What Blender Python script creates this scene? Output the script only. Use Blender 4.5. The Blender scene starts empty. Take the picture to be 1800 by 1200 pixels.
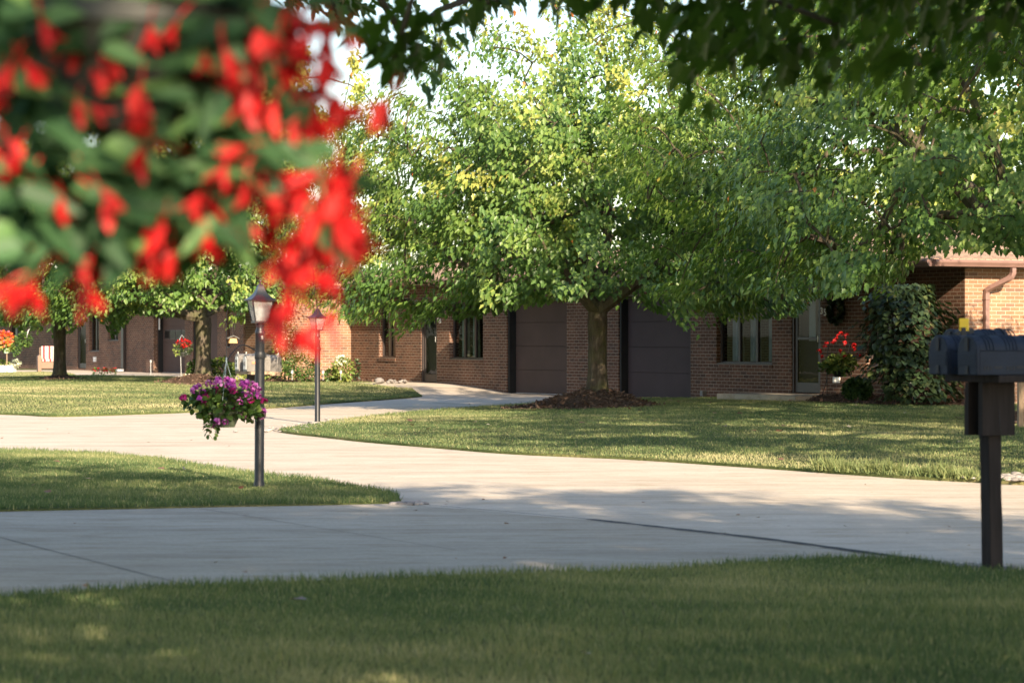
import bpy, math, random
import numpy as np
from mathutils import Vector, Matrix
from mathutils.geometry import delaunay_2d_cdt

R = math.radians
sc = bpy.context.scene
COL = sc.collection
EYE = 1.35

def G(px, py, z=0.0):
    """ground point measured from the survey photograph -> world metres"""
    d = (EYE - z) * 5000.0 / (py - 587.0)
    return ((px - 900.0) / 5000.0 * d, d)
def XR(px): return (px - 900.0) / 5000.0
def ZP(py, d): return EYE - (py - 587.0) / 5000.0 * d

# ------------------------------------------------------------------ tagging
def tag(o, label=None, cat=None, group=None, kind=None):
    if label: o['label'] = label
    if cat: o['category'] = cat
    if group: o['group'] = group
    if kind: o['kind'] = kind
    return o
def empty(name, loc, rz=0.0, label=None, cat=None, group=None):
    o = bpy.data.objects.new(name, None); COL.objects.link(o)
    o.location = loc; o.rotation_euler = (0, 0, rz); o.empty_display_size = 0.2
    return tag(o, label, cat, group)
def copy_tree(o, parent=None):
    c = o.copy(); COL.objects.link(c)
    if parent: c.parent = parent
    for ch in [q for q in COL.objects if q.parent == o]:
        copy_tree(ch, c)
    return c

# ------------------------------------------------------------------ materials
def _n(nt, typ, **kw):
    n = nt.nodes.new(typ)
    for k, v in kw.items(): setattr(n, k, v)
    return n
def base_mat(name, rough=0.7, spec=0.5):
    m = bpy.data.materials.new(name); m.use_nodes = True
    b = m.node_tree.nodes['Principled BSDF']
    b.inputs['Roughness'].default_value = rough
    b.inputs['Specular IOR Level'].default_value = spec
    return m, m.node_tree, b
def ramp(nt, fac, stops):
    r = _n(nt, 'ShaderNodeValToRGB')
    e = r.color_ramp.elements
    while len(e) < len(stops): e.new(0.5)
    for i, (p, c) in enumerate(stops):
        e[i].position = p; e[i].color = (c[0], c[1], c[2], 1)
    nt.links.new(fac, r.inputs[0])
    return r
def coords(nt, scale=(1, 1, 1)):
    tc = _n(nt, 'ShaderNodeTexCoord'); mp = _n(nt, 'ShaderNodeMapping')
    mp.inputs['Scale'].default_value = scale
    nt.links.new(tc.outputs['Object'], mp.inputs[0])
    return mp.outputs[0]
def noise(nt, vec, scale, detail=4, rough=0.55):
    n = _n(nt, 'ShaderNodeTexNoise')
    n.inputs['Scale'].default_value = scale; n.inputs['Detail'].default_value = detail
    n.inputs['Roughness'].default_value = rough
    nt.links.new(vec, n.inputs['Vector'])
    return n.outputs['Fac']
def mixc(nt, f, a, b, mode='MIX'):
    m = _n(nt, 'ShaderNodeMixRGB', blend_type=mode)
    for s, v in ((0, f), (1, a), (2, b)):
        if isinstance(v, (int, float)): m.inputs[s].default_value = v
        elif isinstance(v, tuple): m.inputs[s].default_value = (v[0], v[1], v[2], 1)
        else: nt.links.new(v, m.inputs[s])
    return m.outputs[0]
def bump(nt, b, h, strength=0.3, dist=0.01):
    bp = _n(nt, 'ShaderNodeBump')
    bp.inputs['Strength'].default_value = strength; bp.inputs['Distance'].default_value = dist
    nt.links.new(h, bp.inputs['Height']); nt.links.new(bp.outputs[0], b.inputs['Normal'])

def simple(name, col, rough=0.6, var=0.25, scale=6, metal=0.0, spec=0.5, bmp=0.15, bscale=40, stretch=(1, 1, 1)):
    m, nt, b = base_mat(name, rough, spec)
    b.inputs['Metallic'].default_value = metal
    v = coords(nt, stretch)
    n = noise(nt, v, scale)
    lo = tuple(c * (1 - var) for c in col); hi = tuple(min(1, c * (1 + var)) for c in col)
    r = ramp(nt, n, [(0.3, lo), (0.7, hi)])
    nt.links.new(r.outputs[0], b.inputs['Base Color'])
    n2 = noise(nt, v, bscale, 3)
    bump(nt, b, n2, bmp, 0.004)
    return m

def brick_mat(name, c1, c2, dark, mortar, swap=False):
    m, nt, b = base_mat(name, 0.85, 0.25)
    tc = _n(nt, 'ShaderNodeTexCoord'); sx = _n(nt, 'ShaderNodeSeparateXYZ')
    nt.links.new(tc.outputs['Object'], sx.inputs[0])
    ad = _n(nt, 'ShaderNodeMath', operation='ADD')
    nt.links.new(sx.outputs[0], ad.inputs[0]); nt.links.new(sx.outputs[1], ad.inputs[1])
    cb = _n(nt, 'ShaderNodeCombineXYZ')
    nt.links.new(ad.outputs[0], cb.inputs[0]); nt.links.new(sx.outputs[2], cb.inputs[1])
    def brick(a, bb, bias):
        t = _n(nt, 'ShaderNodeTexBrick'); t.offset = 0.5
        t.inputs['Scale'].default_value = 1.0
        t.inputs['Brick Width'].default_value = 0.2032
        t.inputs['Row Height'].default_value = 0.0677
        t.inputs['Mortar Size'].default_value = 0.0055
        t.inputs['Mortar Smooth'].default_value = 0.2
        t.inputs['Bias'].default_value = bias
        t.inputs['Color1'].default_value = (*a, 1); t.inputs['Color2'].default_value = (*bb, 1)
        t.inputs['Mortar'].default_value = (*mortar, 1)
        nt.links.new(cb.outputs[0], t.inputs['Vector'])
        return t
    t = brick(c1, c2, 0.0)
    # occasional dark burnt bricks: brick ids from snapped coordinates
    t2 = brick((0, 0, 0), (1, 1, 1), 0.0)
    dk = ramp(nt, t2.outputs['Color'], [(0.80, (0, 0, 0)), (0.86, (1, 1, 1))])
    # a different cell seed so that dark bricks are not the light ones
    fac = _n(nt, 'ShaderNodeMath', operation='MULTIPLY')
    inv = _n(nt, 'ShaderNodeMath', operation='SUBTRACT'); inv.inputs[0].default_value = 1.0
    nt.links.new(t.outputs['Fac'], inv.inputs[1])
    nt.links.new(dk.outputs[0], fac.inputs[0])
    dk.color_ramp.elements[1].color = (0.7, 0.7, 0.7, 1); nt.links.new(inv.outputs[0], fac.inputs[1])
    c = mixc(nt, fac.outputs[0], t.outputs['Color'], dark)
    v = tc.outputs['Object']
    n = noise(nt, v, 1.3, 5)
    rr = ramp(nt, n, [(0.3, (0.72, 0.72, 0.74)), (0.7, (1.12, 1.08, 1.05))])
    c = mixc(nt, 1.0, c, rr.outputs[0], 'MULTIPLY')
    n3 = noise(nt, v, 45, 3)
    r3 = ramp(nt, n3, [(0.3, (0.85, 0.85, 0.85)), (0.7, (1.1, 1.1, 1.1))])
    c = mixc(nt, 1.0, c, r3.outputs[0], 'MULTIPLY')
    # efflorescence near the ground and under sills
    n4 = noise(nt, v, 3.1, 6, 0.7)
    r4 = ramp(nt, n4, [(0.66, (0, 0, 0)), (0.78, (0.35, 0.35, 0.35))])
    c = mixc(nt, r4.outputs[0], c, (0.42, 0.38, 0.34))
    nt.links.new(c, b.inputs['Base Color'])
    bump(nt, b, inv.outputs[0], 0.6, 0.006)
    return m

def leaf_mat(name, stops, transl=0.35, rough=0.45, gloss=0.4, tmul=1.3):
    """stops over the 'tint' face attribute"""
    m, nt, b = base_mat(name, rough, gloss)
    at = _n(nt, 'ShaderNodeAttribute', attribute_name='tint')
    r = ramp(nt, at.outputs['Fac'], stops)
    nt.links.new(r.outputs[0], b.inputs['Base Color'])
    tr = _n(nt, 'ShaderNodeBsdfTranslucent')
    tc = mixc(nt, 1.0, r.outputs[0], (tmul, tmul * 1.05, tmul * 0.5), 'MULTIPLY')
    nt.links.new(tc, tr.inputs[0])
    mx = _n(nt, 'ShaderNodeMixShader'); mx.inputs[0].default_value = transl
    nt.links.new(b.outputs[0], mx.inputs[1]); nt.links.new(tr.outputs[0], mx.inputs[2])
    nt.links.new(mx.outputs[0], nt.nodes['Material Output'].inputs[0])
    return m

def concrete_mat(name, c_lo, c_mid, c_hi, crack=True):
    m, nt, b = base_mat(name, 0.85, 0.3)
    v = coords(nt); vs = coords(nt, (0.35, 1.4, 1))
    n = noise(nt, vs, 1.1, 8, 0.62)
    r = ramp(nt, n, [(0.28, c_lo), (0.5, c_mid), (0.72, c_hi)])
    n2 = noise(nt, v, 35, 4, 0.7)
    r2 = ramp(nt, n2, [(0.3, (0.84, 0.84, 0.84)), (0.7, (1.1, 1.1, 1.1))])
    c = mixc(nt, 1.0, r.outputs[0], r2.outputs[0], 'MULTIPLY')
    n5 = noise(nt, coords(nt, (0.6, 2.0, 1)), 3.3, 6, 0.7)
    r5 = ramp(nt, n5, [(0.50, (0, 0, 0)), (0.70, (0.75, 0.75, 0.75))])
    c = mixc(nt, r5.outputs[0], c, tuple(x * 0.72 for x in (c_lo[0] * 1.1, c_lo[1], c_lo[2] * 0.82)))
    n3 = noise(nt, v, 160, 2, 0.8)
    r3 = ramp(nt, n3, [(0.64, (1, 1, 1)), (0.72, (0.72, 0.7, 0.68))])
    c = mixc(nt, 1.0, c, r3.outputs[0], 'MULTIPLY')
    nt.links.new(c, b.inputs['Base Color'])
    bump(nt, b, n2, 0.25, 0.004)
    return m

M = {}
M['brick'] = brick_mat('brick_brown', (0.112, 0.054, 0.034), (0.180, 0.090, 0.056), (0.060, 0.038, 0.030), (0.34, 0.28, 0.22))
M['brick_lit'] = brick_mat('brick_sunlit_copy', (0.26, 0.140, 0.082), (0.34, 0.195, 0.120), (0.15, 0.095, 0.072), (0.43, 0.36, 0.29))  # facade brick again, lightened for the walls that face the sun
M['conc'] = concrete_mat('concrete_road', (0.39, 0.325, 0.255), (0.52, 0.448, 0.362), (0.58, 0.51, 0.425))
M['conc2'] = concrete_mat('concrete_drive', (0.32, 0.262, 0.195), (0.43, 0.365, 0.285), (0.50, 0.432, 0.345))
M['joint'] = simple('asphalt_joint', (0.025, 0.024, 0.024), 0.9)
M['darkpaint'] = simple('dark_brown_paint', (0.052, 0.040, 0.040), 0.5, 0.15)
M['garage'] = simple('garage_brown_paint', (0.085, 0.055, 0.046), 0.7, 0.10, 1.5, spec=0.2, bmp=0.1, bscale=90)
M['garage2'] = simple('garage_slate_paint', (0.062, 0.045, 0.046), 0.7, 0.10, 1.5, spec=0.2, bmp=0.1, bscale=90)
M['frame'] = simple('window_bronze', (0.04, 0.03, 0.028), 0.4, 0.1)
M['gutter'] = simple('gutter_brown', (0.21, 0.125, 0.105), 0.35, 0.08, bmp=0.03)
M['soffit'] = simple('soffit_brown', (0.09, 0.06, 0.055), 0.7, 0.1)
M['black'] = simple('black_metal', (0.010, 0.011, 0.014), 0.42, 0.35, 9, bmp=0.12, bscale=60)
M['blackdark'] = simple('black_plastic', (0.012, 0.013, 0.015), 0.5, 0.2)
M['mbox'] = simple('mailbox_blue_grey', (0.012, 0.020, 0.038), 0.6, 0.22, 7, spec=0.3, bmp=0.25, bscale=120)
M['mboxdark'] = simple('mailbox_dark', (0.012, 0.014, 0.019), 0.6, 0.2)
M['mgrey'] = simple('mailbox_grey', (0.16, 0.15, 0.14), 0.45, 0.25, 8)
M['wood'] = simple('painted_post', (0.025, 0.021, 0.0205), 0.8, 0.30, 5, spec=0.2, bmp=0.5, bscale=14, stretch=(6, 6, 0.6))
M['woodtan'] = simple('weathered_tan_wood', (0.30, 0.21, 0.14), 0.8, 0.25, 8, bmp=0.4, stretch=(5, 5, 0.7))
M['woodbell'] = simple('pine_wood', (0.52, 0.30, 0.13), 0.7, 0.2, 20)
M['white'] = simple('white_paint', (0.72, 0.71, 0.68), 0.6, 0.08)
M['number'] = simple('number_cream', (0.85, 0.83, 0.76), 0.4, 0.05)
M['plate'] = simple('plate_white', (0.42, 0.42, 0.41), 0.5, 0.05)
M['yellow'] = simple('flag_yellow', (0.80, 0.56, 0.02), 0.5, 0.12)
M['orange'] = simple('flag_orange', (0.75, 0.22, 0.10), 0.5, 0.12)
M['bark'] = None
M['potgreen'] = simple('pot_sage', (0.17, 0.20, 0.12), 0.6, 0.2)
M['potmint'] = simple('pot_mint', (0.45, 0.60, 0.45), 0.6, 0.1)
M['potdark'] = simple('pot_dark', (0.02, 0.022, 0.018), 0.6, 0.2)
M['curtain'] = simple('curtain_sage', (0.55, 0.60, 0.50), 0.9, 0.15)
M['curtainw'] = simple('curtain_grey_white', (0.62, 0.70, 0.76), 0.9, 0.1)
M['wicker'] = simple('wicker', (0.20, 0.13, 0.09), 0.8, 0.4, 60, bmp=0.8, bscale=80)
M['rock'] = simple('rock_grey', (0.20, 0.18, 0.165), 0.85, 0.35, 9, bmp=0.5, bscale=20)
M['rockw'] = simple('rock_pale', (0.34, 0.30, 0.27), 0.85, 0.25, 9, bmp=0.5, bscale=20)
M['silver'] = simple('solar_silver', (0.62, 0.62, 0.60), 0.3, 0.1, metal=0.6)
M['bluewire'] = simple('hanger_wire_pale', (0.33, 0.42, 0.44), 0.5, 0.1)

def bark_mat():
    m, nt, b = base_mat('maple_bark', 0.9, 0.2)
    v = coords(nt, (1, 1, 0.28))
    n = noise(nt, v, 16, 6, 0.65)
    r = ramp(nt, n, [(0.3, (0.034, 0.026, 0.019)), (0.55, (0.090, 0.072, 0.053)), (0.75, (0.17, 0.145, 0.11))])
    n2 = noise(nt, coords(nt), 3.2, 4)
    r2 = ramp(nt, n2, [(0.42, (0, 0, 0)), (0.62, (0.6, 0.6, 0.6))])
    c = mixc(nt, r2.outputs[0], r.outputs[0], (0.085, 0.088, 0.035))
    nt.links.new(c, b.inputs['Base Color'])
    bump(nt, b, n, 0.9, 0.03)
    return m
M['bark'] = bark_mat()

def mulch_mat():
    m, nt, b = base_mat('bark_mulch', 0.95, 0.1)
    v = coords(nt)
    n = noise(nt, v, 28, 5, 0.75)
    r = ramp(nt, n, [(0.3, (0.028, 0.018, 0.014)), (0.5, (0.085, 0.052, 0.038)), (0.7, (0.20, 0.13, 0.09))])
    nt.links.new(r.outputs[0], b.inputs['Base Color'])
    bump(nt, b, n, 1.0, 0.03)
    return m
M['mulch'] = mulch_mat()

def shingle_mat(name, swap):
    m, nt, b = base_mat(name, 0.9, 0.15)
    tc = _n(nt, 'ShaderNodeTexCoord'); sx = _n(nt, 'ShaderNodeSeparateXYZ'); cb = _n(nt, 'ShaderNodeCombineXYZ')
    nt.links.new(tc.outputs['Object'], sx.inputs[0])
    nt.links.new(sx.outputs[1 if swap else 0], cb.inputs[0]); nt.links.new(sx.outputs[0 if swap else 1], cb.inputs[1])
    t = _n(nt, 'ShaderNodeTexBrick'); t.offset = 0.37
    t.inputs['Scale'].default_value = 1; t.inputs['Brick Width'].default_value = 0.30
    t.inputs['Row Height'].default_value = 0.14; t.inputs['Mortar Size'].default_value = 0.012
    t.inputs['Color1'].default_value = (0.36, 0.24, 0.16, 1); t.inputs['Color2'].default_value = (0.46, 0.32, 0.22, 1)
    t.inputs['Mortar'].default_value = (0.16, 0.10, 0.075, 1)
    nt.links.new(cb.outputs[0], t.inputs['Vector'])
    n = noise(nt, tc.outputs['Object'], 40, 3)
    r = ramp(nt, n, [(0.3, (0.75, 0.75, 0.75)), (0.7, (1.15, 1.15, 1.15))])
    nt.links.new(mixc(nt, 1.0, t.outputs['Color'], r.outputs[0], 'MULTIPLY'), b.inputs['Base Color'])
    bump(nt, b, t.outputs['Fac'], 0.5, -0.01)
    return m
M['shing_a'] = shingle_mat('shingles_slope', False)
M['shing_b'] = shingle_mat('shingles_hip', True)

def glass_mat():
    m = bpy.data.materials.new('window_glass'); m.use_nodes = True; nt = m.node_tree
    nt.nodes.remove(nt.nodes['Principled BSDF'])
    tr = _n(nt, 'ShaderNodeBsdfTransparent'); tr.inputs[0].default_value = (0.55, 0.60, 0.60, 1)
    gl = _n(nt, 'ShaderNodeBsdfGlossy'); gl.inputs['Roughness'].default_value = 0.02
    v = coords(nt)
    bp = _n(nt, 'ShaderNodeBump'); bp.inputs['Strength'].default_value = 0.05; bp.inputs['Distance'].default_value = 0.02
    nt.links.new(noise(nt, v, 2.2, 2), bp.inputs['Height']); nt.links.new(bp.outputs[0], gl.inputs['Normal'])
    fr = _n(nt, 'ShaderNodeFresnel'); fr.inputs[0].default_value = 1.6
    mu = _n(nt, 'ShaderNodeMath', operation='MULTIPLY_ADD'); mu.inputs[1].default_value = 0.5; mu.inputs[2].default_value = 0.01
    nt.links.new(fr.outputs[0], mu.inputs[0])
    mx = _n(nt, 'ShaderNodeMixShader')
    nt.links.new(mu.outputs[0], mx.inputs[0]); nt.links.new(tr.outputs[0], mx.inputs[1]); nt.links.new(gl.outputs[0], mx.inputs[2])
    nt.links.new(mx.outputs[0], nt.nodes['Material Output'].inputs[0])
    return m
M['glass'] = glass_mat()
def lamp_glass():
    m = bpy.data.materials.new('lantern_seeded_glass'); m.use_nodes = True; nt = m.node_tree
    b = nt.nodes['Principled BSDF']
    b.inputs['Roughness'].default_value = 0.25
    v = coords(nt)
    n = noise(nt, v, 30, 4)
    r = ramp(nt, n, [(0.3, (0.22, 0.22, 0.21)), (0.7, (0.42, 0.43, 0.43))])
    nt.links.new(r.outputs[0], b.inputs['Base Color'])
    tr = _n(nt, 'ShaderNodeBsdfTransparent'); tr.inputs[0].default_value = (0.9, 0.92, 0.92, 1)
    mx = _n(nt, 'ShaderNodeMixShader'); mx.inputs[0].default_value = 0.62
    nt.links.new(b.outputs[0], mx.inputs[2]); nt.links.new(tr.outputs[0], mx.inputs[1])
    nt.links.new(mx.outputs[0], nt.nodes['Material Output'].inputs[0])
    return m
M['lampglass'] = lamp_glass()

def lawn_mat():
    m, nt, b = base_mat('lawn_turf', 0.95, 0.1)
    v = coords(nt)
    n = noise(nt, v, 0.55, 5, 0.6); n2 = noise(nt, v, 22, 5, 0.7)
    r = ramp(nt, n, [(0.35, (0.060, 0.085, 0.028)), (0.55, (0.115, 0.130, 0.048)), (0.7, (0.21, 0.19, 0.09))])
    r2 = ramp(nt, n2, [(0.3, (0.6, 0.6, 0.6)), (0.7, (1.25, 1.25, 1.2))])
    nt.links.new(mixc(nt, 1.0, r.outputs[0], r2.outputs[0], 'MULTIPLY'), b.inputs['Base Color'])
    bump(nt, b, n2, 0.8, 0.03)
    return m
M['lawn'] = lawn_mat()

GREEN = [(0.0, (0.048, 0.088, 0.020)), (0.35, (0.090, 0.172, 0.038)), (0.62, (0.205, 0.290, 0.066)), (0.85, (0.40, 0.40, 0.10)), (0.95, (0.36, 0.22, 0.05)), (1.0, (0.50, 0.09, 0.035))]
M['leaf'] = leaf_mat('maple_leaf', GREEN, 0.34, 0.42, 0.45, 1.5)
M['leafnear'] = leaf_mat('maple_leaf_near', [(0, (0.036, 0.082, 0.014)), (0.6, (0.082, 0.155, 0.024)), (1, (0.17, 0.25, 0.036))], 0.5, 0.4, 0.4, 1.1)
M['leafvine'] = leaf_mat('vine_leaf', [(0, (0.018, 0.034, 0.016)), (0.6, (0.040, 0.068, 0.028)), (0.93, (0.13, 0.15, 0.05)), (1, (0.2, 0.2, 0.08))], 0.2, 0.38, 0.5, 1.2)
M['leafplant'] = leaf_mat('garden_leaf', [(0, (0.035, 0.075, 0.018)), (0.6, (0.075, 0.14, 0.03)), (1, (0.17, 0.24, 0.05))], 0.3, 0.5, 0.4, 1.3)
M['leafyellow'] = leaf_mat('pale_garden_leaf', [(0, (0.10, 0.16, 0.03)), (0.6, (0.22, 0.28, 0.07)), (1, (0.42, 0.40, 0.12))], 0.3, 0.5, 0.4, 1.2)
M['leafbeg'] = leaf_mat('begonia_leaf', [(0, (0.018, 0.050, 0.018)), (0.6, (0.055, 0.125, 0.050)), (1, (0.12, 0.22, 0.07))], 0.25, 0.5, 0.22, 1.2)
M['juniper'] = leaf_mat('juniper_needle', [(0, (0.02, 0.05, 0.015)), (1, (0.07, 0.13, 0.03))], 0.15)
M['grass'] = leaf_mat('grass_blade', [(0, (0.062, 0.102, 0.036)), (0.4, (0.108, 0.158, 0.062)), (0.66, (0.210, 0.235, 0.095)), (1, (0.48, 0.42, 0.24))], 0.3, 0.6, 0.25, 1.2)
M['red'] = leaf_mat('begonia_petal', [(0, (0.28, 0.005, 0.008)), (0.5, (0.52, 0.011, 0.013)), (1, (0.70, 0.055, 0.050))], 0.35, 0.45, 0.3, 1.0)
M['purple'] = leaf_mat('geranium_petal_purple', [(0, (0.30, 0.03, 0.28)), (0.5, (0.58, 0.10, 0.50)), (1, (0.85, 0.42, 0.78))], 0.3, 0.6, 0.2, 1.1)
M['magenta'] = leaf_mat('geranium_petal_magenta', [(0, (0.20, 0.006, 0.06)), (0.5, (0.42, 0.012, 0.17)), (1, (0.65, 0.07, 0.34))], 0.3, 0.6, 0.2, 1.1)
M['whitepetal'] = leaf_mat('white_petal', [(0, (0.55, 0.58, 0.42)), (1, (0.75, 0.72, 0.62))], 0.25)
M['pinkpetal'] = leaf_mat('pink_orange_petal', [(0, (0.75, 0.10, 0.02)), (0.6, (0.78, 0.20, 0.04)), (1, (0.70, 0.10, 0.32))], 0.25)
M['stem'] = simple('plant_stem', (0.10, 0.09, 0.035), 0.7, 0.3)
M['chip'] = leaf_mat('mulch_chip', [(0, (0.03, 0.018, 0.013)), (0.7, (0.12, 0.07, 0.05)), (1, (0.30, 0.20, 0.13))], 0.0, 0.9, 0.1, 1)
M['dryleaf'] = leaf_mat('fallen_leaf', [(0, (0.16, 0.06, 0.03)), (0.6, (0.33, 0.22, 0.14)), (1, (0.45, 0.40, 0.30))], 0.1)
def stripe_mat():
    m, nt, b = base_mat('striped_cushion', 0.9, 0.1)
    tc = _n(nt, 'ShaderNodeTexCoord'); sx = _n(nt, 'ShaderNodeSeparateXYZ'); nt.links.new(tc.outputs['Object'], sx.inputs[0])
    w = _n(nt, 'ShaderNodeMath', operation='MULTIPLY'); w.inputs[1].default_value = 5.0; nt.links.new(sx.outputs[0], w.inputs[0])
    f = _n(nt, 'ShaderNodeMath', operation='FRACT'); nt.links.new(w.outputs[0], f.inputs[0])
    r = ramp(nt, f.outputs[0], [(0.0, (0.35, 0.05, 0.05)), (0.22, (0.45, 0.40, 0.36)), (0.5, (0.42, 0.19, 0.17)), (0.62, (0.45, 0.40, 0.36)), (0.85, (0.30, 0.06, 0.07))])
    r.color_ramp.interpolation = 'CONSTANT'
    nt.links.new(r.outputs[0], b.inputs['Base Color'])
    return m
M['stripe'] = stripe_mat()

# ------------------------------------------------------------------ mesh builder
class MB:
    def __init__(s): s.v = []; s.f = []; s.m = []
    def add(s, vs, fs, T=None, mi=0):
        o = len(s.v)
        for p in vs:
            p = Vector(p)
            if T is not None: p = T @ p
            s.v.append(tuple(p))
        for f in fs: s.f.append(tuple(i + o for i in f)); s.m.append(mi)
        return s
    def box(s, x0, x1, y0, y1, z0, z1, T=None, mi=0):
        vs = [(x0, y0, z0), (x1, y0, z0), (x1, y1, z0), (x0, y1, z0), (x0, y0, z1), (x1, y0, z1), (x1, y1, z1), (x0, y1, z1)]
        fs = [(0, 3, 2, 1), (4, 5, 6, 7), (0, 1, 5, 4), (1, 2, 6, 5), (2, 3, 7, 6), (3, 0, 4, 7)]
        return s.add(vs, fs, T, mi)
    def tube(s, pts, rad, n=8, T=None, mi=0, caps=True):
        pts = [Vector(p) for p in pts]
        if not hasattr(rad, '__len__'): rad = [rad] * len(pts)
        vs, fs = [], []
        up = Vector((0.13, 0.31, 0.94)).normalized(); prev = None
        for i, p in enumerate(pts):
            a = pts[max(i - 1, 0)]; b = pts[min(i + 1, len(pts) - 1)]
            t = (b - a)
            if t.length < 1e-9: t = Vector((0, 0, 1))
            t.normalize()
            if prev is None:
                x = t.cross(up)
                if x.length < 0.05: x = t.cross(Vector((1, 0, 0)))
            else: x = prev - t * prev.dot(t)
            x.normalize(); y = t.cross(x); prev = x
            for k in range(n):
                a_ = 2 * math.pi * k / n
                vs.append(p + (x * math.cos(a_) + y * math.sin(a_)) * rad[i])
        for i in range(len(pts) - 1):
            for k in range(n):
                k2 = (k + 1) % n
                fs.append((i * n + k, i * n + k2, (i + 1) * n + k2, (i + 1) * n + k))
        if caps:
            fs.append(tuple(reversed(range(n)))); fs.append(tuple((len(pts) - 1) * n + k for k in range(n)))
        return s.add(vs, fs, T, mi)
    def lathe(s, prof, n=24, T=None, mi=0, c=(0, 0)):
        vs, fs = [], []
        for r, z in prof:
            for k in range(n):
                a = 2 * math.pi * k / n
                vs.append((c[0] + r * math.cos(a), c[1] + r * math.sin(a), z))
        for i in range(len(prof) - 1):
            for k in range(n):
                k2 = (k + 1) % n
                fs.append((i * n + k, i * n + k2, (i + 1) * n + k2, (i + 1) * n + k))
        fs.append(tuple(reversed(range(n)))); fs.append(tuple((len(prof) - 1) * n + k for k in range(n)))
        return s.add(vs, fs, T, mi)
    def prism(s, poly, y0, y1, T=None, mi=0):
        """poly in x,z extruded along y"""
        n = len(poly)
        vs = [(x, y0, z) for x, z in poly] + [(x, y1, z) for x, z in poly]
        fs = [tuple(range(n)), tuple(reversed(range(n, 2 * n)))]
        for k in range(n):
            k2 = (k + 1) % n
            fs.append((k, k + n, k2 + n, k2))
        return s.add(vs, fs, T, mi)
    def build(s, name, mats, parent=None, smooth=False, bevel=0.0, loc=None, rot=None):
        me = bpy.data.meshes.new(name)
        me.from_pydata(s.v, [], s.f)
        if not isinstance(mats, (list, tuple)): mats = [mats]
        for m in mats: me.materials.append(m)
        if len(mats) > 1: me.polygons.foreach_set('material_index', s.m)
        if smooth:
            me.polygons.foreach_set('use_smooth', [True] * len(me.polygons))
        me.update()
        o = bpy.data.objects.new(name, me); COL.objects.link(o)
        if smooth:
            try: me.set_sharp_from_angle(angle=R(40))
            except Exception: pass
        if parent: o.parent = parent
        if loc: o.location = loc
        if rot: o.rotation_euler = rot
        if bevel:
            b = o.modifiers.new('bevel', 'BEVEL'); b.width = bevel; b.segments = 2; b.limit_method = 'ANGLE'; b.angle_limit = R(40)
        return o

# leaf outlines (x across, y towards the tip, z fold)
def halves(right, fold=0.12):
    pts = [(0, 0, 0)] + [(x, y, abs(x) * fold * 2) for x, y in right] + [(0, 1, 0)]
    n = len(right)
    left = [(-x, y, abs(x) * fold * 2) for x, y in right]
    vs = pts + left
    f1 = tuple(range(n + 2))
    f2 = (0, n + 1) + tuple(n + 2 + i for i in reversed(range(n)))
    return vs, [f1, f2]
SH = {
    'maple': halves([(0.26, -0.04), (0.24, 0.16), (0.52, 0.34), (0.30, 0.44), (0.26, 0.66)]),
    'maplenear': halves([(0.20, -0.07), (0.40, 0.0), (0.28, 0.15), (0.56, 0.36), (0.40, 0.40), (0.42, 0.54), (0.22, 0.50), (0.20, 0.72)]),
    'oval': halves([(0.30, 0.25), (0.30, 0.7)]),
    'heart': halves([(0.30, -0.12), (0.50, 0.18), (0.36, 0.62)], 0.18),
    'long': halves([(0.22, 0.12), (0.27, 0.35), (0.15, 0.7)], 0.2),
    'petal': halves([(0.18, 0.2), (0.24, 0.55), (0.14, 0.88)], -0.25),
    'round': ([(0.5 * math.cos(a), 0.5 + 0.5 * math.sin(a), 0.06 * math.cos(2 * a)) for a in [k * math.pi / 4 for k in range(8)]], [tuple(range(8))]),
    'blade': ([(-0.5, 0, 0), (0.5, 0, 0), (0, 1, 0)], [(0, 1, 2)]),
    'blade2': ([(-0.5, 0, 0), (0.5, 0, 0), (0.36, 0.55, 0.10), (-0.36, 0.55, 0.10), (0, 1, 0.32)], [(0, 1, 2, 3), (3, 2, 4)]),
    'chip': ([(-0.25, 0, 0), (0.25, 0.05, 0), (0.2, 1, 0.08), (-0.22, 0.9, 0)], [(0, 1, 2, 3)]),
}
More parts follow.
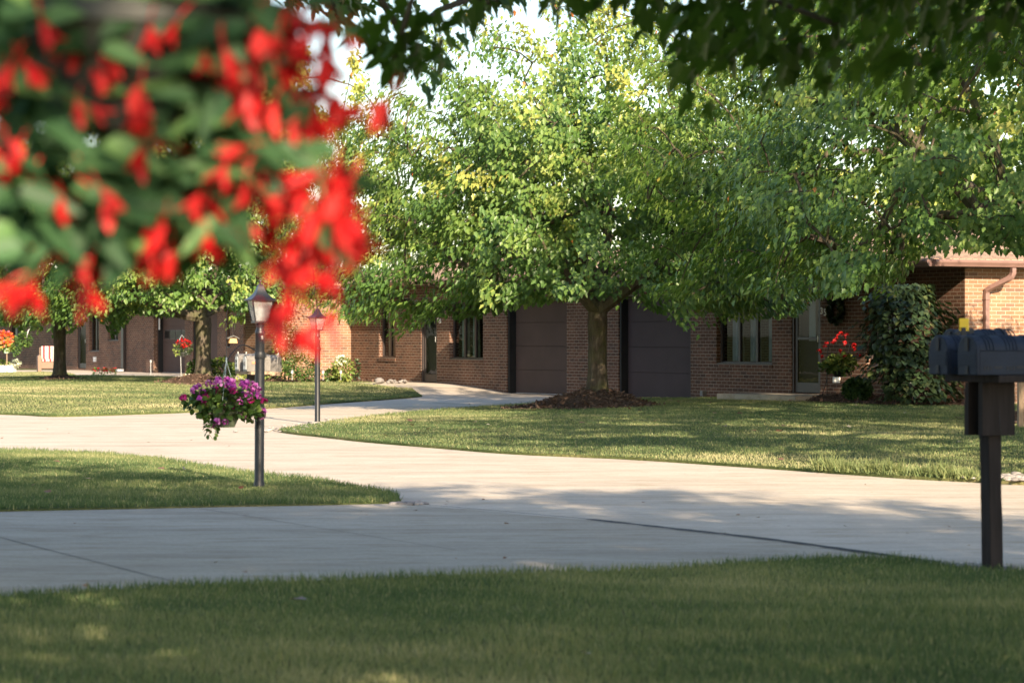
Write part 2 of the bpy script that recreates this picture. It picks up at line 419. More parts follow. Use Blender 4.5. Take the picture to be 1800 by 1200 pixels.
def scatter(name, shape, pos, tip, nrm, size, tint, mat, parent=None, width=None, smooth=False):
    V, F = SH[shape]; V = np.array(V, float); k = len(V)
    N = len(pos)
    tip = tip / (np.linalg.norm(tip, axis=1, keepdims=True) + 1e-9)
    x = np.cross(tip, nrm); ln = np.linalg.norm(x, axis=1, keepdims=True)
    x = np.where(ln < 1e-4, np.array([[1.0, 0, 0]]), x / (ln + 1e-9)); z = np.cross(x, tip)
    size = np.broadcast_to(np.asarray(size, float), (N,))
    w = size if width is None else np.broadcast_to(np.asarray(width, float), (N,))
    P = (pos[:, None, :] + V[None, :, 0:1] * (x * w[:, None])[:, None, :]
         + V[None, :, 1:2] * (tip * size[:, None])[:, None, :] + V[None, :, 2:3] * (z * size[:, None])[:, None, :])
    loops = np.concatenate([np.array(f) for f in F]); lens = np.array([len(f) for f in F])
    L = len(loops); nf = len(F)
    li = (loops[None, :] + (np.arange(N) * k)[:, None]).ravel()
    starts = np.concatenate([[0], np.cumsum(lens)[:-1]])
    ls = (starts[None, :] + (np.arange(N) * L)[:, None]).ravel()
    me = bpy.data.meshes.new(name)
    me.vertices.add(N * k); me.vertices.foreach_set('co', P.astype(np.float32).ravel())
    me.loops.add(N * L); me.loops.foreach_set('vertex_index', li.astype(np.int32))
    me.polygons.add(N * nf); me.polygons.foreach_set('loop_start', ls.astype(np.int32))
    me.update(calc_edges=True)
    a = me.attributes.new('tint', 'FLOAT', 'FACE')
    a.data.foreach_set('value', np.repeat(np.clip(np.broadcast_to(tint, (N,)), 0, 1), nf).astype(np.float32))
    me.materials.append(mat)
    if smooth: me.polygons.foreach_set('use_smooth', np.ones(N * nf, bool))
    o = bpy.data.objects.new(name, me); COL.objects.link(o)
    if parent: o.parent = parent
    return o
def unit(rng, n):
    v = rng.normal(size=(n, 3)); return v / np.linalg.norm(v, axis=1, keepdims=True)
def blob(rng, n, c, r, inner=0.35):
    d = unit(rng, n); rad = (inner + (1 - inner) * rng.random(n) ** 0.6)[:, None]
    return np.array(c) + d * rad * np.array(r), d
def bush(name, rng, n, c, r, size, mat, parent, shape='oval', droop=0.2, tshift=0.0, inner=0.35):
    p, d = blob(rng, n, c, r, inner)
    tip = d + unit(rng, n) * 0.6; tip[:, 2] -= droop
    nr = d * 0.6 + unit(rng, n) * 0.5 + np.array([0, 0, 0.6])
    return scatter(name, shape, p, tip, nr, size * rng.uniform(0.7, 1.25, n), rng.random(n) * 0.9 + tshift, mat, parent)
def wave(x, y, seed=0):
    r = np.random.default_rng(seed); s = 0
    for i in range(7):
        a = r.uniform(0, 6.28); f = r.uniform(0.35, 2.6); ph = r.uniform(0, 6.28)
        s = s + np.sin((x * math.cos(a) + y * math.sin(a)) * f + ph) / (0.7 + 0.35 * f)
    return s / 3.0

# ------------------------------------------------------------------ ground, roads
def smooth_poly(pts, sub=4):
    """Catmull-Rom through an open list"""
    out = []
    n = len(pts)
    for i in range(n - 1):
        p0 = pts[max(i - 1, 0)]; p1 = pts[i]; p2 = pts[i + 1]; p3 = pts[min(i + 2, n - 1)]
        for k in range(sub):
            t = k / sub
            out.append(tuple(0.5 * ((2 * p1[j]) + (-p0[j] + p2[j]) * t + (2 * p0[j] - 5 * p1[j] + 4 * p2[j] - p3[j]) * t * t
                                    + (-p0[j] + 3 * p1[j] - 3 * p2[j] + p3[j]) * t ** 3) for j in range(2)))
    out.append(tuple(pts[-1]))
    return out
def inside(poly, x, y):
    poly = np.array(poly); c = np.zeros(x.shape, bool); j = len(poly) - 1
    for i in range(len(poly)):
        xi, yi = poly[i]; xj, yj = poly[j]
        cond = ((yi > y) != (yj > y)) & (x < (xj - xi) * (y - yi) / (yj - yi + 1e-12) + xi)
        c ^= cond; j = i
    return c
def dist_line(line, x, y):
    d = np.full(x.shape, 1e9)
    for a, b in zip(line[:-1], line[1:]):
        ax, ay = a; bx, by = b; vx, vy = bx - ax, by - ay
        t = np.clip(((x - ax) * vx + (y - ay) * vy) / (vx * vx + vy * vy + 1e-12), 0, 1)
        d = np.minimum(d, np.hypot(x - ax - t * vx, y - ay - t * vy))
    return d
class Lawn:
    def __init__(s, low, rest, hmax, L, z0=0.012):
        s.low = low; s.poly = list(low) + list(rest); s.h = hmax; s.L = L; s.z0 = z0
    def z(s, x, y):
        x = np.atleast_1d(np.asarray(x, float)); y = np.atleast_1d(np.asarray(y, float))
        t = np.clip(dist_line(s.low, x, y) / s.L, 0, 1); t = t * t * (3 - 2 * t)
        return s.z0 + s.h * t + 0.012 * wave(x, y, 3) * t
    def Z(s, x, y): return float(s.z(x, y)[0])
    def mesh(s, name, step):
        P = np.array(s.poly); x0, y0 = P.min(0); x1, y1 = P.max(0)
        gx, gy = np.meshgrid(np.arange(x0, x1, step), np.arange(y0, y1, step)); gx = gx.ravel(); gy = gy.ravel()
        ok = inside(s.poly, gx, gy) & (dist_line(s.poly + [s.poly[0]], gx, gy) > step * 0.35)
        co = [Vector(p) for p in s.poly] + [Vector((a, b)) for a, b in zip(gx[ok], gy[ok])]
        n = len(s.poly)
        r = delaunay_2d_cdt(co, [(i, (i + 1) % n) for i in range(n)], [], 0, 1e-5)
        vs, fs = r[0], r[2]
        tri = np.array([[sum(vs[i][0] for i in f) / len(f), sum(vs[i][1] for i in f) / len(f)] for f in fs])
        keep = inside(s.poly, tri[:, 0], tri[:, 1])
        zz = s.z([v[0] for v in vs], [v[1] for v in vs])
        mb = MB(); mb.v = [(v[0], v[1], z) for v, z in zip(vs, zz)]
        mb.f = [tuple(f) for f, k in zip(fs, keep) if k]; mb.m = [0] * len(mb.f)
        # a thin earth edge along the boundary
        o = len(mb.v)
        for (x, y) in s.poly: mb.v.append((x, y, -0.02))
        va = np.array([(v[0], v[1]) for v in vs])
        idx = [int(np.argmin(np.hypot(va[:, 0] - x, va[:, 1] - y))) for x, y in s.poly]
        for i in range(n):
            j = (i + 1) % n
            if idx[i] is not None and idx[j] is not None:
                mb.f.append((idx[i], idx[j], o + j, o + i)); mb.m.append(0)
        ob = mb.build(name, M['lawn'], smooth=True)
        return tag(ob, kind='structure')
    def grass(s, label, dens, h, w, seed, shape='blade', tbias=0.0, pxlim=(-70, 1870), pymax=1260, tuft=1.0):
        rng = np.random.default_rng(seed)
        P = np.array(s.poly); x0, y0 = P.min(0); x1, y1 = P.max(0); y0 = max(y0, 9.5)
        n = int((x1 - x0) * (y1 - y0) * dens)
        x = rng.uniform(x0, x1, n); y = rng.uniform(y0, y1, n)
        px = 900 + 5000 * x / y; py = 587 + 5000 * EYE / y
        ok = inside(s.poly, x, y) & (px > pxlim[0]) & (px < pxlim[1]) & (py < pymax)
        x = x[ok]; y = y[ok]; n = len(x)
        # a ragged fringe leaning out over the concrete
        wv = wave(x, y, seed + 9); wv2 = wave(x * 3.1, y * 3.1, seed + 4)
        edge = np.clip(1 - dist_line(s.low, x, y) / (0.10 + 0.004 * y.mean()), 0, 1)
        hh = h * rng.uniform(0.55, 1.15, n) * (1 + 0.22 * wv2 + 0.6 * edge * tuft)
        lean = rng.normal(size=(n, 3)) * 0.38; lean[:, 2] = 1
        nr = unit(rng, n) * 0.6; nr[:, 2] = 1.0
        tint = 0.42 + 0.20 * wv + 0.09 * wv2 + rng.normal(size=n) * 0.11 + tbias - 0.22 * edge
        tint = tint + 0.06 * np.sin((y * 0.94 + x * 0.34 + 0.25 * wv) * 2 * math.pi / (0.55 + 0.028 * y.mean())) 
        tint = np.where(rng.random(n) < 0.08, 0.85, tint)
        pos = np.stack([x, y, s.z(x, y) - 0.004], 1)
        ob = scatter('grass', shape, pos, lean, nr, hh, tint, M['grass'], width=w * rng.uniform(0.7, 1.3, n))
        return tag(ob, label, 'grass', kind='stuff')

# one big ground sheet to the horizon
mb = MB(); mb.add([(-900, -200, -0.03), (900, -200, -0.03), (900, 2500, -0.03), (-900, 2500, -0.03)], [(0, 1, 2, 3)])
tag(mb.build('ground', M['lawn']), kind='structure')
# concrete: lane + drives as one sheet, the near driveway another 4 mm above it
mb = MB(); mb.add([(-32, 12, -0.016), (22, 12, -0.016), (22, 60, -0.016), (6, 74, -0.016), (-10, 108, -0.016), (-34, 108, -0.016)], [(0, 1, 2, 3, 4, 5)])
tag(mb.build('road', M['conc']), kind='structure')
drive = [G(*p) for p in [(-300, 905), (0, 897), (400, 889), (560, 886), (690, 883), (1040, 912), (1360, 948), (1695, 993), (1900, 1016)]] + [(4.5, 10.5), (-8, 10.5)]
mb = MB(); mb.add([(x, y, -0.008) for x, y in drive], [tuple(reversed(range(len(drive))))])
tag(mb.build('driveway', M['conc2']), kind='structure')
def strip(name, pts, w, z, mat, kind='structure'):
    mb = MB(); rnd = random.Random(3); L = []; Rr = []
    pts = smooth_poly(pts, 10)
    for i, p in enumerate(pts):
        a = pts[max(i - 1, 0)]; b = pts[min(i + 1, len(pts) - 1)]
        dx, dy = b[0] - a[0], b[1] - a[1]; l = math.hypot(dx, dy) + 1e-9
        ww = w * rnd.uniform(0.75, 1.25) / 2
        L.append((p[0] - dy / l * ww, p[1] + dx / l * ww, z)); Rr.append((p[0] + dy / l * ww, p[1] - dx / l * ww, z))
    n = len(pts)
    mb.add(L + Rr, [(n + i, n + i + 1, i + 1, i) for i in range(n - 1)])
    return tag(mb.build(name, mat), kind=kind)
strip('road_joint', [G(1036, 911), G(1200, 929), G(1360, 947), G(1530, 970), G(1695, 993)], 0.085, -0.003, M['joint'])
strip('road_joint', [G(700, 882), G(860, 895), G(1036, 911)], 0.02, -0.003, M['joint'])
strip('driveway_joint', [G(-40, 933), G(345, 1030)], 0.009, -0.003, M['joint'])
strip('driveway_joint', [G(350, 892), G(800, 965)], 0.007, -0.003, M['joint'])
strip('road_crack', [G(760, 706), G(820, 709), G(880, 708), (5.0, 53)], 0.03, -0.010, M['joint'])

# lawns
A_low = smooth_poly([G(*p) for p in [(-420, 1092), (0, 1050), (200, 1037), (400, 1027), (600, 1020), (900, 1008), (1150, 1001), (1370, 986), (1560, 981), (1640, 992), (1740, 1003), (2100, 1006)]], 5)
lawnA = Lawn(A_low, [(8, 6), (8, -6), (-8, -6), (-8, 10)], 0.004, 0.8, 0.004)
I_low = smooth_poly([G(*p) for p in [(-500, 915), (0, 897), (200, 893), (400, 889), (560, 886), (690, 882), (703, 877), (690, 867), (640, 858), (560, 844), (450, 833), (330, 815), (210, 801), (100, 794), (-300, 786)]], 5)
lawnI = Lawn(I_low, [], 0.012, 1.5, 0.004)
B_low = smooth_poly([G(*p) for p in [(-300, 722), (0, 727), (100, 731), (240, 727), (350, 723), (480, 716), (600, 707), (700, 700), (742, 696)]], 5)
lawnB = Lawn(B_low, [(-2.35, 66.5), (-3.5, 69.6), (-4.6, 72.4), (-7.5, 72.4), (-9.4, 79), (-12.6, 81), (-13.8, 76.5), (-22, 74)], 0.17, 9.0)
C_poly = [G(*p) for p in [(-250, 672), (0, 672), (60, 671), (110, 667), (132, 660), (100, 655), (0, 655.5), (-250, 655)]]
lawnC = Lawn(smooth_poly(C_poly, 3), [], 0.03, 1.0)
D_low = smooth_poly([G(*p) for p in [(1010, 702), (950, 708), (850, 715), (740, 723), (640, 733), (560, 745), (505, 753), (490, 757), (520, 762), (560, 766), (640, 775), (760, 785), (900, 796), (1100, 805), (1300, 818), (1500, 832), (1600, 839), (1720, 845), (1800, 849), (2200, 862)]], 5)
lawnD = Lawn(D_low, [(14, 27), (14, 56), (8.6, 50.3), (8.0, 49.0), (5.2, 54.6), (2.7, 59.0)], 0.10, 5.0)
lawnA.mesh('lawn', 0.5); lawnI.mesh('lawn', 0.5); lawnB.mesh('lawn', 1.0); lawnC.mesh('lawn', 1.0); lawnD.mesh('lawn', 0.8)
lawnA.grass('short green and straw mottled grass nearest the camera', 5600, 0.038, 0.0042, 1, 'blade2', 0.07)
lawnI.grass('grass on the pointed island around the near lamp post', 2800, 0.038, 0.006, 2, 'blade2', 0.06)
lawnD.grass('grass of the wide lawn in front of the garages, beyond the road', 800, 0.034, 0.010, 3, tbias=0.12)
lawnB.grass('sunlit grass under the two left maples', 420, 0.036, 0.013, 4, tbias=0.20)
lawnC.grass('narrow sunlit grass strip before the white planter', 300, 0.036, 0.016, 5, tbias=0.22)
# long tufts on the far road edge
rng = np.random.default_rng(77)
for (pa, pb, n, lab) in (((1440, 828), (1730, 846), 2600, 'long bright grass tufts along the road edge by the mailboxes'),):
    a = np.array(G(*pa)); b = np.array(G(*pb)); t = rng.random(n)
    cl = 0.5 + 0.5 * np.sin(t * 31) * np.sin(t * 13 + 1)
    q = a + (b - a) * t[:, None] + rng.normal(size=(n, 2)) * 0.06 + np.array([0.03, 0.12])
    pos = np.stack([q[:, 0], q[:, 1], lawnD.z(q[:, 0], q[:, 1])], 1)
    ln = rng.normal(size=(n, 3)) * 0.5; ln[:, 2] = 1
    tag(scatter('grass', 'blade2', pos, ln, unit(rng, n), rng.uniform(0.05, 0.16, n) * (0.4 + cl), 0.45 + 0.25 * rng.random(n), M['grass'], width=0.011), lab, 'grass', kind='stuff')

# ------------------------------------------------------------------ houses
TH = math.atan2(-0.8845, 0.4666)
U = np.array([0.4666, -0.8845]); NV = np.array([-0.8845, -0.4666])
def plane_pt(px, c):
    xr = XR(px); d = c / (NV[0] * xr + NV[1]); return np.array([xr * d, d])
class House:
    def __init__(s, name, c, px0, label, cat='house'):
        s.c = c; s.o = plane_pt(px0, c)
        s.root = empty(name, (s.o[0], s.o[1], 0), TH, label, cat)
    def a(s, px): return float((plane_pt(px, s.c) - s.o) @ U)
    def dpx(s, px): return float(plane_pt(px, s.c)[1])
    def zpx(s, px, py): return ZP(py, s.dpx(px))
def wall(mb, a0, a1, y0, y1, z0, z1, ops):
    ops = sorted(ops); cur = a0
    for (p, q, lo, hi) in ops:
        if p > cur: mb.box(cur, p, y0, y1, z0, z1)
        if lo > z0: mb.box(p, q, y0, y1, z0, lo)
        if hi < z1: mb.box(p, q, y0, y1, hi, z1)
        cur = q
    mb.box(cur, a1, y0, y1, z0, z1)
def window(H, p, q, lo, hi, panes=2, curtain='curtain', rec=0.10, y=0.0):
    f = MB(); t = 0.05; w = 0.07
    f.box(p + .001, q - .001, y + rec, y + rec + w, lo + .001, lo + t); f.box(p + .001, q - .001, y + rec, y + rec + w, hi - t, hi - .001)
    f.box(p + .001, p + t, y + rec, y + rec + w, lo + t, hi - t); f.box(q - t, q - .001, y + rec, y + rec + w, lo + t, hi - t)
    W = (q - p - 2 * t) / panes
    for k in range(1, panes):
        f.box(p + t + W * k - 0.035, p + t + W * k + 0.035, y + rec + .002, y + rec + w - .002, lo + t, hi - t)
    f.box(p + .001, q - .001, y + 0.015, y + rec - .001, lo + .001, lo + 0.03)     # sill
    o = f.build('window', M['frame'], H.root, bevel=0.004)
    pane(p + t, q - t, y + rec + 0.03, lo + t, hi - t, o)
    if curtain:
        n = 90; vs = []; rnd = random.Random(int(p * 100))
        gaps = [(0.0, 0.42), (0.60, 1.0)] if panes == 2 else [(0.08, 0.28), (0.42, 0.60), (0.76, 1.0)]
        c = MB()
        for g0, g1 in gaps:
            xs = np.linspace(p + t + (q - p - 2 * t) * g0, p + t + (q - p - 2 * t) * g1, 30)
            top = [(x, y + rec + 0.16 + 0.03 * math.sin(i * 1.9) + 0.01 * rnd.random(), hi - 0.03) for i, x in enumerate(xs)]
            bot = [(x + 0.02 * math.sin(i), y + rec + 0.16 + 0.035 * math.sin(i * 1.9 + .3), lo + 0.06) for i, x in enumerate(xs)]
            m_ = len(xs)
            c.add(top + bot, [(i, i + 1, m_ + i + 1, m_ + i) for i in range(m_ - 1)])
        c.build('curtain', M[curtain], o, smooth=True)
    return o
def pane(x0, x1, y, z0, z1, parent):
    MB().add([(x0, y, z0), (x1, y, z0), (x1, y, z1), (x0, y, z1)], [(0, 1, 2, 3)]).build('pane', M['glass'], parent)
def soldier(mb, p, q, lo, n):  # brick sill course standing proud
    mb.box(p - 0.02, q + 0.02, -0.018, 0.05, lo - 0.075, lo - 0.002)
def garage_door(H, p, q, lo, hi, rec=0.2, mat='garage', win=None, grooves=False):
    g = MB(); n = 4; h = (hi - lo) / n
    for k in range(n):
        g.box(p + 0.07, q - 0.07, rec, rec + 0.045, lo + k * h + 0.006, lo + (k + 1) * h - 0.006)
        g.box(p + 0.07, q - 0.07, rec + 0.012, rec + 0.04, lo + (k + 1) * h - 0.0058, lo + (k + 1) * h + 0.0058)
        if grooves:
            m_ = 18
            for i in range(m_):
                x = p + 0.10 + (q - p - 0.2) * i / m_
                if k < 2: g.box(x, x + (q - p - 0.2) / m_ - 0.02, rec - 0.008, rec - .0005, lo + k * h + 0.03, lo + (k + 1) * h - 0.03)
    o = g.build('garage_door', M[mat], H.root, bevel=0.003)
    j = MB(); j.box(p + .001, p + 0.068, 0.03, rec + 0.06, lo, hi - .001); j.box(q - 0.068, q - .001, 0.03, rec + 0.06, lo, hi - .001)
    j.box(p + 0.068, q - 0.068, 0.035, rec + 0.06, hi - 0.05, hi - .001)
    j.build('door_frame', M['blackdark'], o)
    s = MB(); s.box(p + 0.07, q - 0.07, rec - 0.012, rec + 0.03, lo - 0.018, lo + 0.005); s.build('bottom_seal', M['white'], o)
    if win:
        for (wa, wb, wl, wh) in win:
            f = MB(); f.box(wa, wb, rec - 0.02, rec - 0.001, wl, wh); fo = f.build('window', M['frame'], o)
            pane(wa + 0.03, wb - 0.03, rec - 0.022, wl + 0.03, wh - 0.03, fo)
    return o
def entry_door(H, p, q, lo, hi, style=0):
    d = MB(); d.box(p + 0.06, q - 0.06, 0.16, 0.20, lo + 0.02, hi - 0.05)
    o = d.build('door', M['garage2' if style else 'darkpaint'], H.root)
    f = MB()
    f.box(p + .001, p + 0.055, 0.02, 0.15, lo, hi - .001); f.box(q - 0.055, q - .001, 0.02, 0.15, lo, hi - .001); f.box(p + 0.055, q - 0.055, 0.02, 0.15, hi - 0.05, hi - .001)
    f.box(p + 0.056, p + 0.14, 0.05, 0.08, lo + 0.01, hi - 0.052); f.box(q - 0.14, q - 0.056, 0.05, 0.08, lo + 0.01, hi - 0.052)
    f.box(p + 0.14, q - 0.14, 0.05, 0.08, lo + 0.01, lo + 0.2); f.box(p + 0.14, q - 0.14, 0.05, 0.08, hi - 0.14, hi - 0.052)
    if style: f.box(p + 0.14, q - 0.14, 0.052, 0.078, lo + 1.02, lo + 1.07)
    f.build('storm_door_frame', M['frame'], o, bevel=0.003)
    pane(p + 0.14, q - 0.14, 0.064, lo + 0.2, hi - 0.14, o)
    hnd = MB(); hnd.tube([(q - 0.10, 0.05, lo + 0.98), (q - 0.10, 0.01, lo + 0.98), (q - 0.10, 0.01, lo + 1.1), (q - 0.10, 0.05, lo + 1.1)], 0.008, 6)
    hnd.build('handle', M['silver'], o)
    if style:
        m_ = (p + q) / 2
        MB().box(m_ - 0.10, m_ + 0.12, 0.145, 0.159, lo + 1.0, lo + 1.9).build('door_window', M['curtainw'], o)
def text_part(name, s, size, mat, parent, loc, depth=0.01, rot=(math.pi / 2, 0, 0), squash=1.0):
    cu = bpy.data.curves.new(name, 'FONT'); cu.body = s; cu.size = size; cu.extrude = depth; cu.offset = 0.002
    tmp = bpy.data.objects.new(name + '_c', cu); COL.objects.link(tmp)
    dg = bpy.context.evaluated_depsgraph_get(); dg.update()
    me = bpy.data.meshes.new_from_object(tmp.evaluated_get(dg)); me.name = name
    bpy.data.objects.remove(tmp)
    me.materials.clear(); me.materials.append(mat)
    o = bpy.data.objects.new(name, me); COL.objects.link(o); o.parent = parent; o.location = loc; o.rotation_euler = rot
    o.scale = (squash, 1, 1)
    return o
def hip_roof(name, H, a0, a1, y0, y1, ze, slope, th=0.05):
    my = (y0 + y1) / 2; run = (y1 - y0) / 2; zr = ze + run * slope
    a_l, a_r = a0 + run, a1 - run
    vs = [(a0, y0, ze), (a1, y0, ze), (a1, y1, ze), (a0, y1, ze), (a_l, my, zr), (a_r, my, zr)]
    lo = [(x, y, z - th) for x, y, z in vs[:4]]
    mb = MB()
    n = len(vs)
    mb.v = vs + lo
    fs = [((0, 1, 5, 4), 0), ((2, 3, 4, 5), 0), ((1, 2, 5), 1), ((3, 0, 4), 1)]
    for i in range(4):
        j = (i + 1) % 4
        fs.append(((i, n + i, n + j, j), 0))
    fs.append(((n + 3, n + 2, n + 1, n), 0))
    mb.f = [f for f, _ in fs]; mb.m = [m for _, m in fs]
    return mb.build(name, [M['shing_a'], M['shing_b']], H.root)
def gutter(H, pts, parent=None):
    """K-style gutter along local points at z top"""
    mb = MB()
    for (x0, y0), (x1, y1), z in pts:
        dx, dy = x1 - x0, y1 - y0; l = math.hypot(dx, dy); dx /= l; dy /= l
        nx, ny = dy, -dx      # outward side
        prof = [(0, 0), (0.105, 0), (0.115, -0.02), (0.112, -0.05), (0.085, -0.09), (0.07, -0.12), (0, -0.12)]
        vs = []
        for (xx, yy) in ((x0, y0), (x1, y1)):
            for o_, zz in prof: vs.append((xx + nx * o_, yy + ny * o_, z + zz))
        k = len(prof); fs = [(i, (i + 1) % k, k + (i + 1) % k, k + i) for i in range(k)] + [tuple(range(k)), tuple(reversed(range(k, 2 * k)))]
        mb.add(vs, fs)
    return mb.build('gutter', M['gutter'], H.root)

# --- the main brick house (units with the two visible garage doors)
H1 = House('brick_house', -30.4, 617, 'long brown brick house with the number 35 behind the central maple', 'house')
a = H1.a; AE = a(1695)
ZT = 2.52
w1 = (a(666), a(695), 0.75, 2.12); d1 = (a(740), a(768), 0.18, 2.22)
w2 = (a(790), a(849), 0.75, 2.12); g1 = (a(891), a(996), 0.0, 2.15)
g2 = (a(1087), a(1214), 0.0, 2.15); w3 = (a(1259), a(1357), 0.75, 2.12)
d2 = (a(1391), a(1442), 0.22, 2.30); w4 = (a(1522), a(1572), 0.75, 2.12)
mb = MB(); wall(mb, 0, AE, 0.0, 0.26, -0.1, ZT, [w1, d1, w2, g1, g2, w3, d2, w4])
# other walls
mb.box(AE - 0.26, AE, 0.26, 9.0, -0.1, ZT)
mb.box(0, AE - 0.26, 8.74, 9.0, -0.1, ZT); mb.box(0, 0.26, 0.26, 8.74, -0.1, ZT)
for w in (w1, w2, w3): soldier(mb, w[0], w[1], w[2], 10)
soldier(mb, w4[0], w4[1], w4[2], 10)
mb.build('wall', M['brick'], H1.root)
# return wall skin in the lighter brick copy, sunshine put into its colour
mb = MB(); mb.box(AE + .0005, AE + 0.02, 0.002, 9.0, -0.1, ZT - .01); mb.build('end_wall', M['brick_lit'], H1.root)
window(H1, *w1, panes=2); window(H1, *w2, panes=3); window(H1, *w3, panes=3, curtain='curtainw'); window(H1, *w4, panes=2, curtain='curtainw')
entry_door(H1, *d1, 0); entry_door(H1, *d2, 1)
garage_door(H1, *g1, mat='garage'); garage_door(H1, *g2, mat='garage2')
text_part('house_number', '3', 0.18, M['number'], H1.root, (a(1443), -0.012, ZP(552, H1.dpx(1445))), 0.008)
text_part('house_number', '5', 0.18, M['number'], H1.root, (a(1449), -0.012, ZP(554.5, H1.dpx(1450))), 0.008)
text_part('house_number', '6', 0.15, M['number'], H1.root, (a(769.5), -0.012, ZP(566, H1.dpx(769))), 0.008)
text_part('house_number', '5', 0.15, M['number'], H1.root, (a(773.5), -0.012, ZP(568, H1.dpx(772))), 0.008)
mb = MB(); xo = a(1472); zo = ZP(668, H1.dpx(1472)); mb.box(xo - .12, xo + .1, -0.03, -.001, zo - 0.05, zo + 0.06); mb.box(xo - .09, xo - .02, -0.045, -.031, zo - 0.03, zo + 0.04)
mb.build('wall_outlet', M['white'], H1.root, bevel=.004)
mb = MB()
xv = a(1240); mb.tube([(xv, -0.05, 0.02), (xv, -0.05, 0.20)], 0.03, 8); mb.box(xv - .05, xv + .05, -0.10, -.002, 0.10, 0.2)
mb.build('meter_pipe', M['mgrey'], H1.root)
aM = a(905)
hip_roof('roof', H1, aM, AE + 0.42, -1.0, 9.4, ZT + 0.14, 0.17)
hip_roof('roof', H1, -4.5, aM + 4.0, -0.36, 9.0, ZT + 0.137, 0.17)
mb = MB(); mb.box(aM + .02, AE + 0.40, -0.98, 9.38, ZT + 0.0005, ZT + 0.088); mb.box(-4.4, aM + .018, -0.34, 9.2, ZT + 0.0005, ZT + 0.088); mb.build('soffit', M['soffit'], H1.root)
gutter(H1, [((-4.4, -0.34), (aM, -0.34), ZT + 0.125), ((aM + .02, -0.98), (AE + 0.40, -0.98), ZT + 0.125), ((AE + 0.40, -0.98), (AE + 0.40, 9.3), ZT + 0.125)])
# downspout with offset elbow on the sunlit end
mb = MB()
def rect_sweep(mb, pts, w, t):
    pts = [Vector(p) for p in pts]; vs = []; fs = []
    for i, p in enumerate(pts):
        a_ = pts[max(i - 1, 0)]; b_ = pts[min(i + 1, len(pts) - 1)]; tt = (b_ - a_).normalized()
        yv = Vector((0, 1, 0)); yv = (yv - tt * yv.dot(tt)).normalized(); xv_ = yv.cross(tt).normalized()
        for sx_, sy_ in ((-1, -1), (1, -1), (1, 1), (-1, 1)): vs.append(p + xv_ * sx_ * t / 2 + yv * sy_ * w / 2)
    for i in range(len(pts) - 1):
        for k in range(4): fs.append((i * 4 + k, i * 4 + (k + 1) % 4, (i + 1) * 4 + (k + 1) % 4, (i + 1) * 4 + k))
    fs += [(3, 2, 1, 0), tuple(len(pts) * 4 - 4 + k for k in range(4))]
    mb.add(vs, fs)
yd = 0.42
rect_sweep(mb, [(AE + 0.45, yd + .30, ZT - 0.01), (AE + 0.45, yd + .30, ZT - 0.10), (AE + 0.44, yd + .27, ZT - 0.16), (AE + 0.40, yd + .22, ZT - 0.21), (AE + 0.17, yd + 0.04, ZT - 0.35), (AE + 0.10, yd, ZT - 0.40), (AE + 0.08, yd, ZT - 0.46), (AE + 0.08, yd, 0.12)], 0.085, 0.085)
for z in (1.0, 1.95): mb.box(AE + 0.03, AE + 0.135, yd - 0.05, yd + 0.05, z, z + 0.03)
mb.build('downspout', M['gutter'], H1.root, bevel=0.006)
# projecting wing on the left with its wall in the sun-lightened brick copy
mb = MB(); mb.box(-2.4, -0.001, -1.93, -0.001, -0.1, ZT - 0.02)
mb.build('wing_wall', M['brick_lit'], H1.root)
hip_roof('wing_roof', H1, -4.2, 0.62, -2.6, 1.6, ZT + 0.11, 0.17)
mb = MB(); mb.box(-4.1, 0.6, -2.58, -0.50, ZT - 0.02, ZT + 0.055); mb.box(0.0, 0.6, -0.495, -0.36, ZT - 0.06, ZT - .002); mb.build('wing_soffit', M['soffit'], H1.root)

# --- the far left house
H2 = House('brick_house', -35.7, 480, 'far left brown brick house with a windowed garage door behind two maples', 'house')
a2 = H2.a
ops = []
wA = (a2(16), a2(36), 0.58, 2.15); dA = (a2(136), a2(151), 0.05, 2.15); wB = (a2(157), a2(174), 0.70, 2.15); wC = (a2(190), a2(208), 1.10, 2.05)
gA = (a2(276), a2(325), 0.0, 2.15); gB = (a2(339), a2(382), 0.0, 2.15); wD = (a2(397), a2(404), 0.9, 2.2); wE = (a2(428), a2(460), 0.30, 2.15)
mb = MB(); wall(mb, a2(-260), a2(500), 0.0, 0.26, -0.1, 2.5, [wA, dA, wB, wC, gA, gB, wD, wE])
mb.box(a2(-260), a2(500), 8.0, 8.26, -0.1, 2.5)
for w in (wA, wB, wC): soldier(mb, w[0], w[1], w[2], 10)
mb.box(a2(262), a2(275.5), -0.12, -.0005, -0.1, 2.45)
mb.build('wall', M['brick'], H2.root)
window(H2, *wA, panes=2); window(H2, *wB, panes=2, curtain='curtain'); window(H2, *wC, panes=2, curtain=None); window(H2, *wE, panes=2)
window(H2, *wD, panes=2, curtain=None)
entry_door(H2, *dA, 0)
zc = 0.533 * 2.5
gw = []
L = gA[1] - gA[0]
for k in range(4):
    x = gA[0] + 0.25 + k * (L - 0.5) / 4
    gw.append((x + 0.03, x + (L - 0.5) / 4 - 0.03, zc - 0.16, zc + 0.16))
garage_door(H2, *gA, mat='garage', win=gw, grooves=True); garage_door(H2, *gB, mat='garage')
mb = MB(); xd = a2(220); mb.box(xd - .12, xd + .12, -0.12, -.001, 0.1, 2.45); mb.build('downspout', M['frame'], H2.root)
mb = MB(); mb.box(xd - .14, xd + .2, -0.35, -.125, 0.0, 0.08); mb.build('splash_block', M['white'], H2.root)
mb = MB(); xo = a2(168); mb.box(xo - .12, xo + .12, -0.06, -.001, 0.32, 0.5); mb.build('vent_cover', M['white'], H2.root, bevel=.01)
